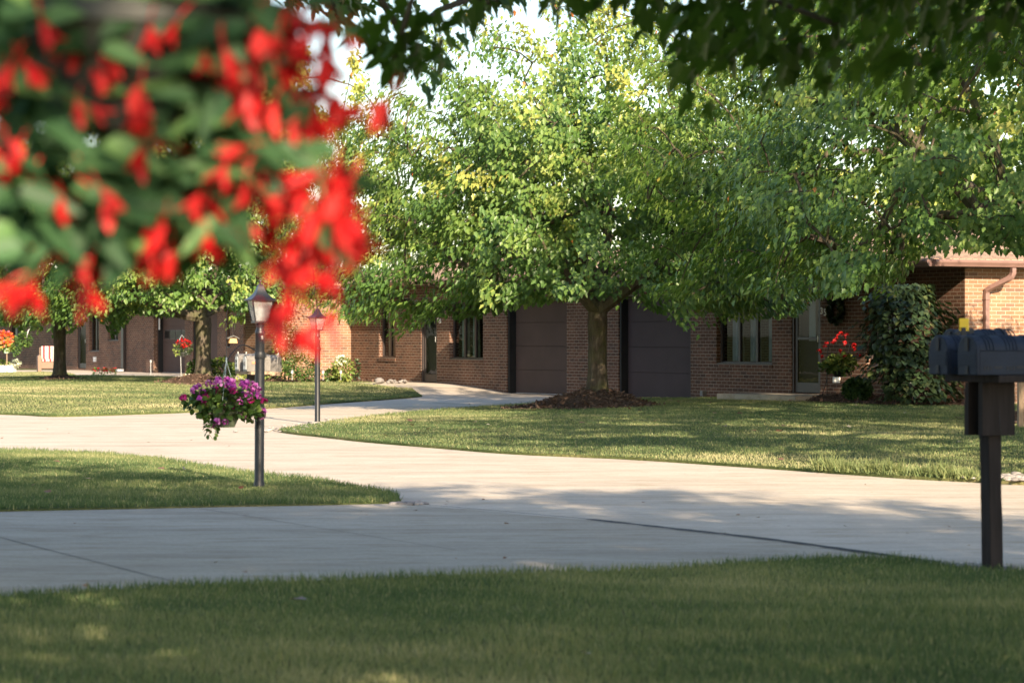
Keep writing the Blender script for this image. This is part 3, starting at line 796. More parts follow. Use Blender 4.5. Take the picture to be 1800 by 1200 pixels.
mb = MB(); xo = a2(279.5); mb.box(xo - .03, xo + .03, 0.0, 0.03, 1.5, 1.9); mb.build('wall_lamp', M['white'], H2.root)
hip_roof('roof', H2, a2(-260) - 1, a2(500) + 0.5, -0.85, 9.0, 2.64, 0.17)
mb = MB(); mb.box(a2(-260) - .9, a2(500) + 0.4, -0.83, 8.9, 2.5005, 2.588); mb.build('soffit', M['soffit'], H2.root)
gutter(H2, [((a2(-260) - .9, -0.83), (a2(500) + 0.4, -0.83), 2.625)])

# walk and stoop in front of the door of the left unit: a ramp rising to the sill
def local2w(H, x, y): return (H.o[0] + U[0] * x - NV[0] * y, H.o[1] + U[1] * x - NV[1] * y)
mb = MB()
row = []
for (x, z) in ((a(655), 0.175), (a(730), 0.175), (a(772), 0.172), (a(800), 0.155), (a(850), 0.08), (a(888), 0.0), (a(900), -0.012)):
    p = local2w(H1, x, -0.001); q = local2w(H1, x, -1.5); r = local2w(H1, x, -2.1)
    row.append([(p[0], p[1], z), (q[0], q[1], z - 0.008), (r[0], r[1], max(z - 0.16, -0.014))])
vs = [v for r_ in row for v in r_]
fs = []
for i in range(len(row) - 1):
    for k in range(2): fs.append((i * 3 + k, i * 3 + k + 1, i * 3 + k + 4, i * 3 + k + 3))
mb.add(vs, fs); tag(mb.build('path', M['conc'], smooth=True), kind='structure')
mb = MB(); mb.box(a(1360), a(1500), -1.3, -.001, 0.0, 0.205)
o = mb.build('path', M['conc2']); tag(o, kind='structure'); o.location = (H1.o[0], H1.o[1], 0); o.rotation_euler = (0, 0, TH)

# ------------------------------------------------------------------ mulch beds
def mulch(cx, cy, rx, ry, h, z0, seed, chips=900, label=None, flat=False, rot=0.0, name='mulch_bed'):
    rng = np.random.default_rng(seed)
    mb = MB(); n = 40; K = 12; vs = [(cx, cy, z0 + h)]
    cr, sr = math.cos(rot), math.sin(rot)
    def pt(ang, t):
        k = 1 + 0.10 * math.sin(3 * ang + seed) + 0.06 * math.sin(7 * ang + 2 * seed)
        lx, ly = rx * t * k * math.cos(ang), ry * t * k * math.sin(ang)
        if flat: zz = h * (1 - t ** 6)
        else: zz = h * (0.5 + 0.5 * math.cos(math.pi * t)) * (1 + 0.10 * math.sin(5 * ang + 9 * t))
        return (cx + lx * cr - ly * sr, cy + lx * sr + ly * cr, z0 + zz - 0.02 * t)
    for j in range(1, K + 1):
        for i in range(n): vs.append(pt(2 * math.pi * i / n, j / K))
    fs = [(0, 1 + i, 1 + (i + 1) % n) for i in range(n)]
    for j in range(K - 1):
        for i in range(n):
            p_, q_ = 1 + j * n + i, 1 + j * n + (i + 1) % n
            fs.append((p_, p_ + n, q_ + n, q_))
    mb.add(vs, fs)
    t = np.sqrt(rng.random(chips)); ang = rng.uniform(0, 2 * math.pi, chips)
    P = np.array([pt(A_, T_) for A_, T_ in zip(ang, t * 1.04)]); P[:, 2] += 0.008
    tip = rng.normal(size=(chips, 3)); tip[:, 2] *= 0.35
    nr = rng.normal(size=(chips, 3)) * 0.4; nr[:, 2] += 1
    c = MB()
    V, F = SH['chip']
    for i in range(chips):
        tp = Vector(tip[i]).normalized(); x = tp.cross(Vector(nr[i])).normalized(); z = x.cross(tp)
        s_ = rng.uniform(0.03, 0.085)
        c.add([Vector(P[i]) + x * v[0] * s_ + tp * v[1] * s_ + z * v[2] * s_ for v in V], F)
    mb.m = [0] * len(mb.f); o_ = len(mb.v)
    mb.v += c.v; mb.f += [tuple(i + o_ for i in f) for f in c.f]; mb.m += [1] * len(c.f)
    ob = mb.build(name, [M['mulch'], M['chipm']])
    return tag(ob, label, 'mulch', kind='stuff')
M['chipm'] = simple('mulch_chips_mixed', (0.13, 0.08, 0.055), 0.9, 0.75, 14)

# ------------------------------------------------------------------ maple trees
def maple(label, loc, fork, H, Rr, n_leaf, leaf, seed, tr=0.18, zbot=1.75, zc=2.9, M_=230, mat='leaf', shape='maple',
          fill=None, tbias=0.0, extra=None, under=None, cull=None, topthin=0.45, group='maples round the lane', limbs=7, flat=0.85, leanx=0.0, tube_n=7, fork2=None):
    rng = np.random.default_rng(seed)
    root = empty('maple_tree', loc, 0, label, 'tree', group)
    # cluster targets in the envelope
    T = []
    while len(T) < M_:
        z = rng.uniform(zbot, H); th = rng.uniform(0, 2 * math.pi)
        if z >= zc: rm = Rr * math.sqrt(max(0, 1 - ((z - zc) / (H - zc)) ** 1.7))
        else: rm = Rr * (flat + (1 - flat) * (z - zbot) / (zc - zbot))
        rm *= 1 + 0.14 * math.sin(3 * th + seed) + 0.08 * math.sin(5 * th + 2.1 * seed)
        if rng.random() > (rm / Rr) ** 1.2: continue
        f = rng.random() ** 0.42
        if f < 0.25: continue
        if z > zc + (H - zc) * 0.55 and rng.random() < topthin: continue
        q = (rm * f * math.cos(th) + leanx * (z / H), rm * f * math.sin(th), z)
        if under is not None and z < under(q[0] + loc[0], q[1] + loc[1]) + 0.12 - loc[2]: continue
        if cull is not None and cull(*q): continue
        T.append(q)
    if extra: T += extra
    T = np.array(T)
    # skeleton
    nodes = [np.array([0, 0, -0.05]), np.array([0.01, 0, fork * 0.25]), np.array([0.03, 0.01, fork * 0.6]), np.array([0.0, 0.02, fork])]
    par = [-1, 0, 1, 2]
    tips = []
    def grow(src, tgt, steps, sag=0.0):
        p0 = nodes[src]; cur = src
        for k in range(1, steps + 1):
            t = k / steps
            q = p0 + (tgt - p0) * t
            q = q + np.array([0, 0, 1]) * sag * math.sin(math.pi * t) + rng.normal(size=3) * 0.035 * np.linalg.norm(tgt - p0) / steps
            nodes.append(q); par.append(cur); cur = len(nodes) - 1
        return cur
    for k in range(limbs):
        an = 2 * math.pi * (k + rng.uniform(-0.2, 0.2)) / limbs; el = rng.uniform(0.45, 1.25) if k % 3 else 1.35
        Lr = (H - fork) * rng.uniform(0.42, 0.62)
        if fork2 and k < len(fork2): an, el = fork2[k]
        tg = np.array([math.cos(an) * math.cos(el), math.sin(an) * math.cos(el), math.sin(el)]) * Lr + np.array([0, 0, fork])
        grow(3, tg, 6, -0.12 * Lr * math.cos(el))
    order = np.argsort(np.linalg.norm(T - np.array([0, 0, fork + 0.6]), axis=1))
    for i in order:
        t = T[i]; A_ = np.array(nodes[3:])
        dv = t - A_; dist = np.linalg.norm(dv, axis=1)
        base = np.linalg.norm(A_ - np.array([0, 0, fork]), axis=1)
        cost = dist + 0.35 * np.maximum(0, base - np.linalg.norm(t - np.array([0, 0, fork]))) + 0.25 * np.maximum(0, A_[:, 2] - t[2])
        s_ = int(np.argmin(cost)) + 3
        e = grow(s_, t, max(2, int(dist.min() / 0.35) + 1), 0.10 * dist.min())
        tips.append(e)
    rad = np.zeros(len(nodes))
    for e in tips: rad[e] = 0.0055 ** 2.3
    ch = [[] for _ in nodes]
    for i in range(len(nodes) - 1, 0, -1):
        if rad[i] == 0: rad[i] = 0.0045 ** 2.3
        ch[par[i]].append(i); rad[par[i]] += rad[i] * (1.0 if len(ch[par[i]]) > 0 else 1)
    rad = rad ** (1 / 2.3)
    sc_ = tr / rad[2]
    rad = np.maximum(rad * np.where(rad > 0.02, sc_, 0.6 * sc_ + 0.4), 0.004)
    if fork2:
        for k in range(len(fork2)):
            for j_ in range(6): rad[4 + 6 * k + j_] = max(rad[4 + 6 * k + j_], tr * (0.62 - 0.075 * j_))
    mb = MB()
    r0 = rad[2]
    # trunk with root flare
    prof = [(-0.15, 1.9), (0.0, 1.55), (fork * .08, 1.18), (fork * .25, 1.0), (fork * .6, 0.97), (fork * .88, 1.08), (fork, 1.0)]
    nt_ = 20; vs = []
    for z, k in prof:
        t = max(0, min(1, z / fork)); c = nodes[1] * (1 - t) + nodes[3] * t
        for i in range(nt_):
            an = 2 * math.pi * i / nt_
            kk = k * (1 + 0.07 * math.sin(3 * an + z * 2 + seed) + 0.05 * math.sin(5 * an - 1.3 * z))
            vs.append((c[0] + r0 * kk * math.cos(an), c[1] + r0 * kk * math.sin(an), z))
    fs = [(j * nt_ + i, j * nt_ + (i + 1) % nt_, (j + 1) * nt_ + (i + 1) % nt_, (j + 1) * nt_ + i) for j in range(len(prof) - 1) for i in range(nt_)]
    mb.add(vs, fs)
    done = set()
    for i in range(4, len(nodes)):
        if par[i] in done and len(ch[par[i]]) == 1: continue
        # walk a chain
        chain = [par[i], i]; cur = i
        if i in done: continue
        done.add(i)
        while True:
            nx = [c for c in ch[cur] if c not in done]
            if not nx: break
            c = max(nx, key=lambda q: rad[q]); chain.append(c); done.add(c); cur = c
        rr = [rad[q] for q in chain]; rr[0] = min(rad[chain[0]], rr[1] * 1.25)
        mb.tube([nodes[q] for q in chain], rr, tube_n if rr[0] > 0.02 else 4, caps=False)
    mb.build('trunk', M['bark'], root, smooth=True)
    # leaves
    per = max(6, int(n_leaf / len(T)))
    cen = np.repeat(T, per, axis=0); n = len(cen)
    out = cen - np.array([0, 0, fork + 0.9]); out /= np.linalg.norm(out, axis=1, keepdims=True) + 1e-6
    ax = np.repeat(unit(rng, len(T)) * 0.6 + (T - np.array([0, 0, fork + 1.2])) / np.linalg.norm(T - np.array([0, 0, fork + 1.2]), axis=1, keepdims=True), per, axis=0)
    ax /= np.linalg.norm(ax, axis=1, keepdims=True)
    al = rng.normal(size=(n, 1)) * 0.30 - 0.05
    pos = cen + ax * al * (1.0) + rng.normal(size=(n, 3)) * np.array([0.12, 0.12, 0.09])
    pos[:, 2] -= 0.30 * np.abs(al[:, 0]) ** 1.5
    if under is not None:
        uz = np.array([under(a_ + loc[0], b_ + loc[1]) for a_, b_ in pos[:, :2]]) - loc[2]
        okk = pos[:, 2] > uz + leaf * 0.9
        pos, out, cen = pos[okk], out[okk], cen[okk]
        cid = np.repeat(np.arange(len(T)), per)[okk]; n = len(pos)
    else: cid = np.repeat(np.arange(len(T)), per)
    tip = out * np.array([0.5, 0.5, 0.2]) + unit(rng, n) * 0.5; tip[:, 2] -= 0.75
    nr = out + unit(rng, n) * 0.55 + np.array([0, 0, 0.45])
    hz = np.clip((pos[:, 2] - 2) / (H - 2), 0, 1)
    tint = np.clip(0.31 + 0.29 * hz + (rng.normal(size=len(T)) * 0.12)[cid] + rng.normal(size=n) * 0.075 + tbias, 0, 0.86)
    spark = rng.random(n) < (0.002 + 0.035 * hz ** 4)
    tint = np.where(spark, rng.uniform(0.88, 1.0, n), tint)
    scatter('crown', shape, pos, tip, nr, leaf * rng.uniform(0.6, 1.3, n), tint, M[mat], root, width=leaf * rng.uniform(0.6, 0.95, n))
    return root

def underside(px_, py_):
    return lambda x, y: EYE + (587 - float(np.interp(900 + 5000 * x / y, px_, py_))) / 5000.0 * y
under1 = underside([500, 560, 640, 700, 760, 880, 990, 1110, 1180, 1230, 1300, 1400, 1432, 1510, 1560], [540, 560, 580, 605, 575, 558, 534, 534, 570, 602, 572, 562, 532, 535, 560])
under2 = underside([-50, 0, 60, 110, 165, 195, 235, 300, 370, 430, 470, 560, 660], [600, 575, 590, 600, 560, 598, 560, 562, 548, 552, 535, 540, 540])
T1 = (1.50, 50.0)
z1 = lawnD.Z(*T1)
mulch(T1[0], T1[1], 1.45, 2.0, 0.30, z1, 5, 2600, 'dark bark mulch mound around the central maple')
maple('large green maple in the middle, trunk on a dark mulch mound before the garage doors', (T1[0], T1[1], z1 + 0.24), 1.42, 7.1, 4.9, 74000, 0.102, 11, tr=0.165, zbot=1.25, zc=2.4, M_=700, topthin=0.6, limbs=8, leanx=-0.2, tbias=0.04, cull=lambda x_, y_, z_: z_ < 2.1 - 0.12 * math.hypot(x_, y_) and math.hypot(x_, y_) < 2.4, under=under1, fork2=[(math.pi * 0.97, 0.95), (-0.15, 0.80), (1.2, 1.25)])
T2 = (XR(357) * 69, 69.0); z2 = lawnB.Z(*T2)
mulch(T2[0] - 0.1, T2[1] - 0.4, 1.15, 1.9, 0.20, z2, 6, 900, 'reddish sunlit mulch mound under the second maple from the left')
maple('maple with forked sun dappled trunk behind the purple flower basket', (T2[0], T2[1], z2 + 0.13), 1.45, 7.8, 4.9, 44000, 0.115, 23, tr=0.18, zbot=1.5, zc=2.8, M_=560, under=under2, cull=lambda x_, y_, z_: x_ > 2.3 and y_ < 2.6, tbias=0.10, topthin=0.4)
T3 = (XR(104) * 74.5, 74.5); z3 = lawnB.Z(*T3)
mulch(T3[0], T3[1] - 0.2, 0.75, 1.3, 0.09, z3, 7, 500, 'small mulch ring under the leftmost maple')
maple('leftmost maple with a straight mossy trunk standing before the striped armchair', (T3[0], T3[1], z3 + 0.03), 1.35, 6.2, 4.3, 28000, 0.125, 37, tr=0.155, zbot=1.35, zc=2.5, M_=420, under=under2, tbias=0.08)
def underR(x, y):
    px = 900 + 5000 * x / y
    return EYE + (587 - float(np.interp(px, [0, 1150, 1300, 1400, 1432, 1510, 1545, 1580, 1620, 1700, 1800, 2600], [560, 560, 545, 555, 530, 532, 548, 518, 458, 448, 456, 456]))) / 5000.0 * y
T4 = (7.9, 40.5); z4 = lawnD.Z(*T4)
mulch(T4[0] - 0.3, T4[1], 1.25, 2.3, 0.16, z4, 8, 900, 'mulch bed at the right edge behind the mailboxes')
maple('big bright maple on the right whose long branches hang before the brown roof', (T4[0], T4[1], z4 + 0.1), 2.1, 8.0, 6.0, 76000, 0.104, 51, tr=0.18, zbot=1.75, zc=3.2, M_=720, tbias=0.07, topthin=0.1, limbs=9, leanx=-0.6, under=underR, cull=lambda x_, y_, z_: (x_ > 1.2 and z_ > 4.3 + 0.3 * max(0, -y_)) or x_ > 4.3)
# near maple whose boughs hang into the top of the view; the underside of its crown is uneven
UX = [-900, 0, 520, 590, 640, 700, 745, 790, 840, 900, 1000, 1080, 1130, 1180, 1235, 1270, 1340, 1420, 1500, 1560, 1640, 1700, 1760, 1800, 3000]
UYY = [40, 40, 40, 80, 110, 190, 235, 150, 60, 30, 62, 50, 105, 120, 265, 160, 185, 200, 235, 200, 215, 255, 245, 230, 230]
def under(x, y):
    if y < 3.0: return 2.3
    if y < 9.5: return EYE + 0.13 * y
    return EYE + (587 - float(np.interp(900 + 5000 * x / y, UX, UYY))) / 5000.0 * y
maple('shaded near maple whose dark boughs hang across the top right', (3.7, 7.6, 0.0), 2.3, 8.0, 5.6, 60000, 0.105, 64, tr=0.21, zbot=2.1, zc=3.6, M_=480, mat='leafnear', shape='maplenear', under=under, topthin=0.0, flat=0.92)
maple('unseen tall maple added beside the camera to shade the near lawn', (1.6, 1.0, 0.0), 4.6, 11.5, 4.4, 52000, 0.15, 71, tr=0.2, zbot=5.7, zc=6.8, M_=320, mat='leafnear', topthin=0.0)  # out of view, put here so its crown shades the foreground grass
maple('unseen tall maple added behind the camera on its right for shade', (6.8, -1.0, 0.0), 3.6, 10.5, 4.8, 46000, 0.15, 73, tr=0.2, zbot=4.4, zc=5.8, M_=320, mat='leafnear', topthin=0.0)  # not in view, added to close sun gaps on the near lawn
maple('maple added left of the view to shade the island grass', (-3.9, 15.6, 0.0), 2.4, 8.0, 4.3, 20000, 0.12, 83, tr=0.18, zbot=2.3, zc=3.8, M_=320, mat='leafnear', shape='maplenear', topthin=0.0, under=under, leanx=0.1)  # added so that the island grass falls in shade
maple('maple added right of the view to shade the wide lawn, only its underside in sight', (8.4, 27.0, 0.0), 2.6, 8.4, 6.2, 34000, 0.12, 88, tr=0.2, zbot=3.0, zc=4.4, M_=420, leanx=-1.2, mat='leafnear', shape='maplenear', topthin=0.0, under=under)  # added as a shadow caster for the lawn before the garages
# trees beyond the roofs
for i, (x, y, h, r_, lab) in enumerate(((-6.5, 92, 10.5, 5.5, 'background maple filling the gap left of the central maple'), (11.5, 88, 10.5, 6.0, 'background maple behind the crowns of the two right maples'), (-16, 128, 7.5, 4.5, 'distant yellowish maple beyond the far left roof'), (-2, 112, 7.0, 4.5, 'distant maple beyond the roof ridge in the middle'), (16, 100, 8.5, 5.0, 'distant maple beyond the right roof'))):
    maple(lab, (x, y, 0), 2.0, h, r_, 15000, 0.17, 90 + i, tr=0.18, zbot=1.8, zc=3.2, M_=110, tbias=0.15, group='trees beyond the houses')

# ------------------------------------------------------------------ lamp posts
def make_lamp(loc, rz, label):
    root = empty('lamp_post', loc, rz, label, 'lamp post', 'black lantern lamp posts')
    p = MB(); p.lathe([(0.047, -0.05), (0.047, 0.03), (0.0415, 0.05), (0.0415, 1.13)], 28); p.build('lower_pole', M['black'], root, smooth=True)
    p = MB(); p.lathe([(0.0395, 1.13), (0.0395, 1.31), (0.043, 1.315), (0.043, 1.335), (0.036, 1.345), (0.033, 1.37), (0.037, 1.39), (0.037, 1.405), (0.05, 1.412)], 28); p.build('upper_pole', M['black'], root, smooth=True)
    p = MB(); p.lathe([(0.0435, 1.10), (0.046, 1.105), (0.046, 1.155), (0.0435, 1.16)], 28)
    p.box(0.044, 0.058, -0.008, 0.008, 1.11, 1.15); p.build('collar', M['blackdark'], root, smooth=True)
    p = MB(); p.box(-0.006, 0.012, -0.055, -0.038, 1.27, 1.30); p.tube([(0.0, -0.04, 1.285), (-0.0, -0.065, 1.285)], 0.008, 8); p.build('photocell', M['mgrey'], root)
    # lantern
    zb, zt = 1.414, 1.605; wb, wt = 0.0565, 0.0915
    f = MB()
    f.box(-wb - .006, wb + .006, -wb - .006, wb + .006, zb - 0.004, zb + 0.012)
    for sx_ in (-1, 1):
        for sy_ in (-1, 1):
            f.tube([(sx_ * wb, sy_ * wb, zb), (sx_ * wt, sy_ * wt, zt)], 0.0065, 4)
    f.box(-wt - .008, wt + .008, -wt - .008, wt + .008, zt - 0.004, zt + 0.006)
    f.build('lantern_frame', M['black'], root)
    for k in range(4):
        T = Matrix.Rotation(k * math.pi / 2, 4, 'Z')
        g = MB(); g.add([(-wb + .005, -wb, zb + .01), (wb - .005, -wb, zb + .01), (wt - .005, -wt, zt - .004), (-wt + .005, -wt, zt - .004)], [(0, 1, 2, 3)], T)
        g.build('pane', M['lampglass'], root)
    b = MB(); b.lathe([(0.02, zb + .012), (0.032, zb + 0.02), (0.036, zb + 0.055), (0.036, zb + 0.062)], 16)
    b.lathe([(0.013, zb + .063), (0.026, zb + 0.09), (0.028, zb + 0.12), (0.016, zb + 0.15)], 16)
    b.build('bulb', M['white'], root, smooth=True)
    # bell roof, four sided with a concave sweep
    r_ = MB(); prof = [(0.128, 1.600), (0.130, 1.609), (0.104, 1.622), (0.078, 1.640), (0.056, 1.664), (0.041, 1.690), (0.031, 1.715), (0.024, 1.734), (0.011, 1.747)]
    vs = []; n = 8
    sq = [(-1, -1), (0, -1.0), (1, -1), (1.0, 0), (1, 1), (0, 1.0), (-1, 1), (-1.0, 0)]
    for w, z in prof:
        k = 0.86 if w < 0.1 else 0.86
        for sx_, sy_ in sq:
            vs.append((sx_ * w * 0.89, sy_ * w * 0.89, z))
    fs = [(j * n + i, j * n + (i + 1) % n, (j + 1) * n + (i + 1) % n, (j + 1) * n + i) for j in range(len(prof) - 1) for i in range(n)]
    fs += [tuple(reversed(range(n))), tuple((len(prof) - 1) * n + k for k in range(n))]
    r_.add(vs, fs); r_.lathe([(0.006, 1.745), (0.006, 1.762), (0.012, 1.768), (0.010, 1.780), (0.002, 1.787)], 12)
    r_.build('lantern_roof', M['black'], root, smooth=True)
    return root
lx, ly = G(455.5, 862)
lamp1 = make_lamp((lx, ly, lawnI.Z(lx, ly) + 0.012), R(21), 'near black lantern lamp post on the island grass beside the purple basket')
lamp1.rotation_euler = (0, R(0.35), R(21))
l2 = copy_tree(lamp1); x2, y2 = G(558, 743)
l2.location = (x2, y2, lawnD.Z(x2, y2) - 0.02); l2.rotation_euler = (0, 0, R(38)); l2['label'] = 'farther smaller black lantern lamp post at the tip of the wide lawn'

# ------------------------------------------------------------------ flower helper
def head_mesh(name, mat, n, r, petal, seed, shape='round', flat=0.75):
    rng = np.random.default_rng(seed); d = unit(rng, n); d[:, 2] = np.abs(d[:, 2]) * flat + rng.normal(size=n) * 0.15
    pos = d * r * rng.uniform(0.75, 1.0, (n, 1)); t = np.cross(d, unit(rng, n))
    o = scatter(name, shape, pos - t * petal * 0.25, t, d, petal * rng.uniform(0.7, 1.2, n), rng.random(n), mat)
    return o
def instance(src, name, loc, parent, rot=(0, 0, 0), s=1.0):
    o = src.copy(); o.name = name; COL.objects.link(o); o.parent = parent; o.location = loc; o.rotation_euler = rot; o.scale = (s, s, s)
    return o
def use_up(src): bpy.data.objects.remove(src)
def pot(name, mat, parent, r0, r1, z0, z1, c=(0, 0)):
    mb = MB(); t = 0.006
    mb.lathe([(r0, z0), (r0 * 1.02, z0 + .005), (r1, z1 - 0.03), (r1 + 0.008, z1 - 0.028), (r1 + 0.008, z1), (r1 - t, z1), (r1 - t, z1 - 0.03)], 24, c=c)
    return mb.build(name, mat, parent, smooth=True)

# purple geranium basket hanging from the near lamp post
bx = XR(397) * 24.3; bz = 0.0
gb = empty('hanging_flower_basket', (bx, 24.3, 0.0), 0, 'purple and magenta geraniums in a sage pot hanging beside the near lamp post', 'flower basket')
pot('pot', M['potgreen'], gb, 0.075, 0.125, 0.555, 0.70)
rng = np.random.default_rng(5)
mb = MB()
n = 46
for i in range(n):
    an = rng.uniform(0, 2 * math.pi); rr = rng.uniform(0.12, 0.34) * (1.0 if math.cos(an) > -0.4 else 1.0); zz = rng.uniform(0.62, 0.92)
    mb.tube([(0.03 * math.cos(an), 0.03 * math.sin(an), 0.70), (rr * .6 * math.cos(an), rr * .4 * math.sin(an), zz + .03), (rr * math.cos(an), rr * .6 * math.sin(an), zz - .02)], 0.003, 4, caps=False)
mb.tube([(-.06, -.05, .66), (-.10, -.12, .58), (-.13, -.13, .50), (-.10, -.13, .46)], 0.003, 4)
mb.build('stem', M['stem'], gb)
bush('foliage', rng, 620, (-0.02, 0, 0.755), (0.30, 0.22, 0.14), 0.052, M['leafplant'], gb, 'round', 0.2, inner=0.15)
bush('foliage', rng, 90, (0.20, 0, 0.71), (0.14, 0.12, 0.10), 0.048, M['leafplant'], gb, 'round', 0.3)
bush('foliage', rng, 40, (-0.28, 0, 0.78), (0.10, 0.08, 0.05), 0.04, M['leafplant'], gb, 'round', 0.2)
bush('foliage', rng, 45, (-0.12, -0.1, 0.56), (0.06, 0.05, 0.10), 0.038, M['leafplant'], gb, 'round', 0.4)
hp = [head_mesh('flower_head', M['purple'], 26, 0.034, 0.024, 1), head_mesh('flower_head', M['magenta'], 24, 0.032, 0.024, 2), head_mesh('flower_head', M['purple'], 18, 0.030, 0.022, 3)]
spots = [(322, 700, 1), (342, 685, 0), (348, 680, 2), (355, 690, 0), (362, 695, 1), (352, 702, 0), (367, 674, 0), (375, 676, 2), (379, 685, 1), (360, 710, 1), (383, 668, 2), (398, 668, 0), (400, 679, 0), (412, 679, 2), (410, 687, 1), (424, 676, 0), (428, 678, 0), (442, 676, 2), (446, 683, 0), (455, 686, 0), (437, 695, 0), (454, 696, 0), (425, 694, 2), (421, 707, 0), (441, 704, 1), (465, 706, 1), (390, 716, 0), (412, 716, 1), (375, 722, 1), (425, 731, 0), (460, 729, 0), (463, 722, 2), (396, 742, 0), (382, 740, 2), (373, 748, 2), (408, 671, 2), (391, 673, 2), (434, 672, 2), (450, 677, 2)]
for (px, py, k) in spots:
    y = -rng.uniform(0.05, 0.2) if 330 < px < 460 else rng.uniform(-0.1, 0.05)
    instance(hp[k], 'flower_head', (XR(px) * (24.3 + y) - bx, y, ZP(py, 24.3 + y)), gb, (R(55) + rng.normal() * .3, 0, rng.uniform(0, 6)), rng.uniform(0.9, 1.25))
for h_ in hp: use_up(h_)
mb = MB(); top = (XR(398) * 24.3 - bx, 0, ZP(634, 24.3))
for an in (0.3, 2.4, 4.5): mb.tube([top, (top[0] + .035 * math.cos(an), .035 * math.sin(an), top[2] - .12), (0.125 * math.cos(an), 0.125 * math.sin(an), 0.69)], 0.0022, 4)
mb.tube([(top[0], 0, top[2] - .01), (top[0], 0, top[2] + .03)], 0.006, 6)
mb.build('hanger_wire', M['bluewire'], gb)
# curved arm from the post
aw = lx; arm = []
for i in range(13):
    t = i / 12; px = 452 + (396 - 452) * t; py = 618 - 12 * math.sin(math.pi * min(1, t * 1.05)) + (22 * max(0, t - 0.45) ** 1.3 * 2.0)
    arm.append((XR(px) * 24.4 - lx, 24.4 + (24.3 - 24.4) * t - ly, ZP(py, 24.4) - lamp1.location[2]))
mb = MB(); mb.tube(arm, 0.0055, 6)
o = mb.build('basket_arm', M['black']); 
hk = empty('basket_bracket', (lx, ly, lamp1.location[2]), 0, 'thin curved metal arm from the near lamp post carrying the purple basket', 'bracket')
o.parent = hk; o.name = 'arm'
mb = MB(); mb.tube([arm[-1], (arm[-1][0] - .012, arm[-1][1], arm[-1][2] - .02), (arm[-1][0], arm[-1][1], arm[-1][2] - .035)], 0.004, 6); mb.build('hook', M['black'], hk)

# ------------------------------------------------------------------ begonia hanging close to the camera
D0 = 3.9
bg = empty('hanging_begonia', (XR(230) * D0, D0, 0.0), 0, 'red flowering begonia in a hanging basket, out of focus close to the camera', 'hanging plant')
bx0 = XR(230) * D0
rng = np.random.default_rng(8)
pot('pot', M['potdark'], bg, 0.09, 0.15, ZP(235, D0), ZP(20, D0))
for h_ in (0, 1, 2):
    an = h_ * 2.1 + .4
    MB().tube([(0.148 * math.cos(an), 0.148 * math.sin(an), ZP(25, D0)), (0, 0, ZP(25, D0) + 0.45)], 0.0018, 5).build('hanger_wire', M['potdark'], bg)
# foliage: clusters of pointed leaves
fc = [(0, 40), (60, 20), (120, 60), (40, 100), (170, 100), (230, 60), (300, 30), (340, 70), (400, 40), (300, 110), (380, 110), (440, 70), (20, 180), (80, 190), (120, 150), (200, 160), (260, 150), (330, 160), (400, 170), (450, 150),
      (30, 240), (90, 250), (150, 260), (210, 240), (280, 240), (350, 230), (420, 230), (480, 180), (0, 300), (60, 330), (120, 310), (180, 330), (240, 330), (310, 300), (380, 290), (450, 260), (40, 380), (100, 400), (20, 420), (160, 390), (190, 430), (120, 440), (220, 400), (280, 360),
      (330, 370), (350, 410), (60, 440), (250, 430), (0, 360), (550, 230), (540, 250), (500, 60), (380, 10), (460, 10), (300, 0), (200, 0), (100, 0), (0, 0), (620, 330), (560, 410), (430, 340), (400, 430)]
P_, Tp, Nr = [], [], []
for (px, py) in fc:
    k = 10 if px < 460 else 2
    for i in range(k):
        y = D0 + rng.uniform(-0.16, 0.16)
        P_.append((XR(px + rng.normal() * 26) * y - bx0, y - D0, ZP(py - 25 + rng.normal() * 26, y)))
        sgn = rng.choice([-1, 1]); Tp.append((sgn * rng.uniform(0.4, 1.0), rng.uniform(-0.6, 0.2), rng.uniform(-1.0, 0.15))); Nr.append((rng.normal() * .3, -0.9, rng.uniform(0.2, 1.0)))
P_ = np.array(P_); n = len(P_)
scatter('foliage', 'long', P_, np.array(Tp), np.array(Nr), rng.uniform(0.05, 0.10, n), rng.random(n) ** 1.3, M['leafbeg'], bg, width=rng.uniform(0.045, 0.08, n))
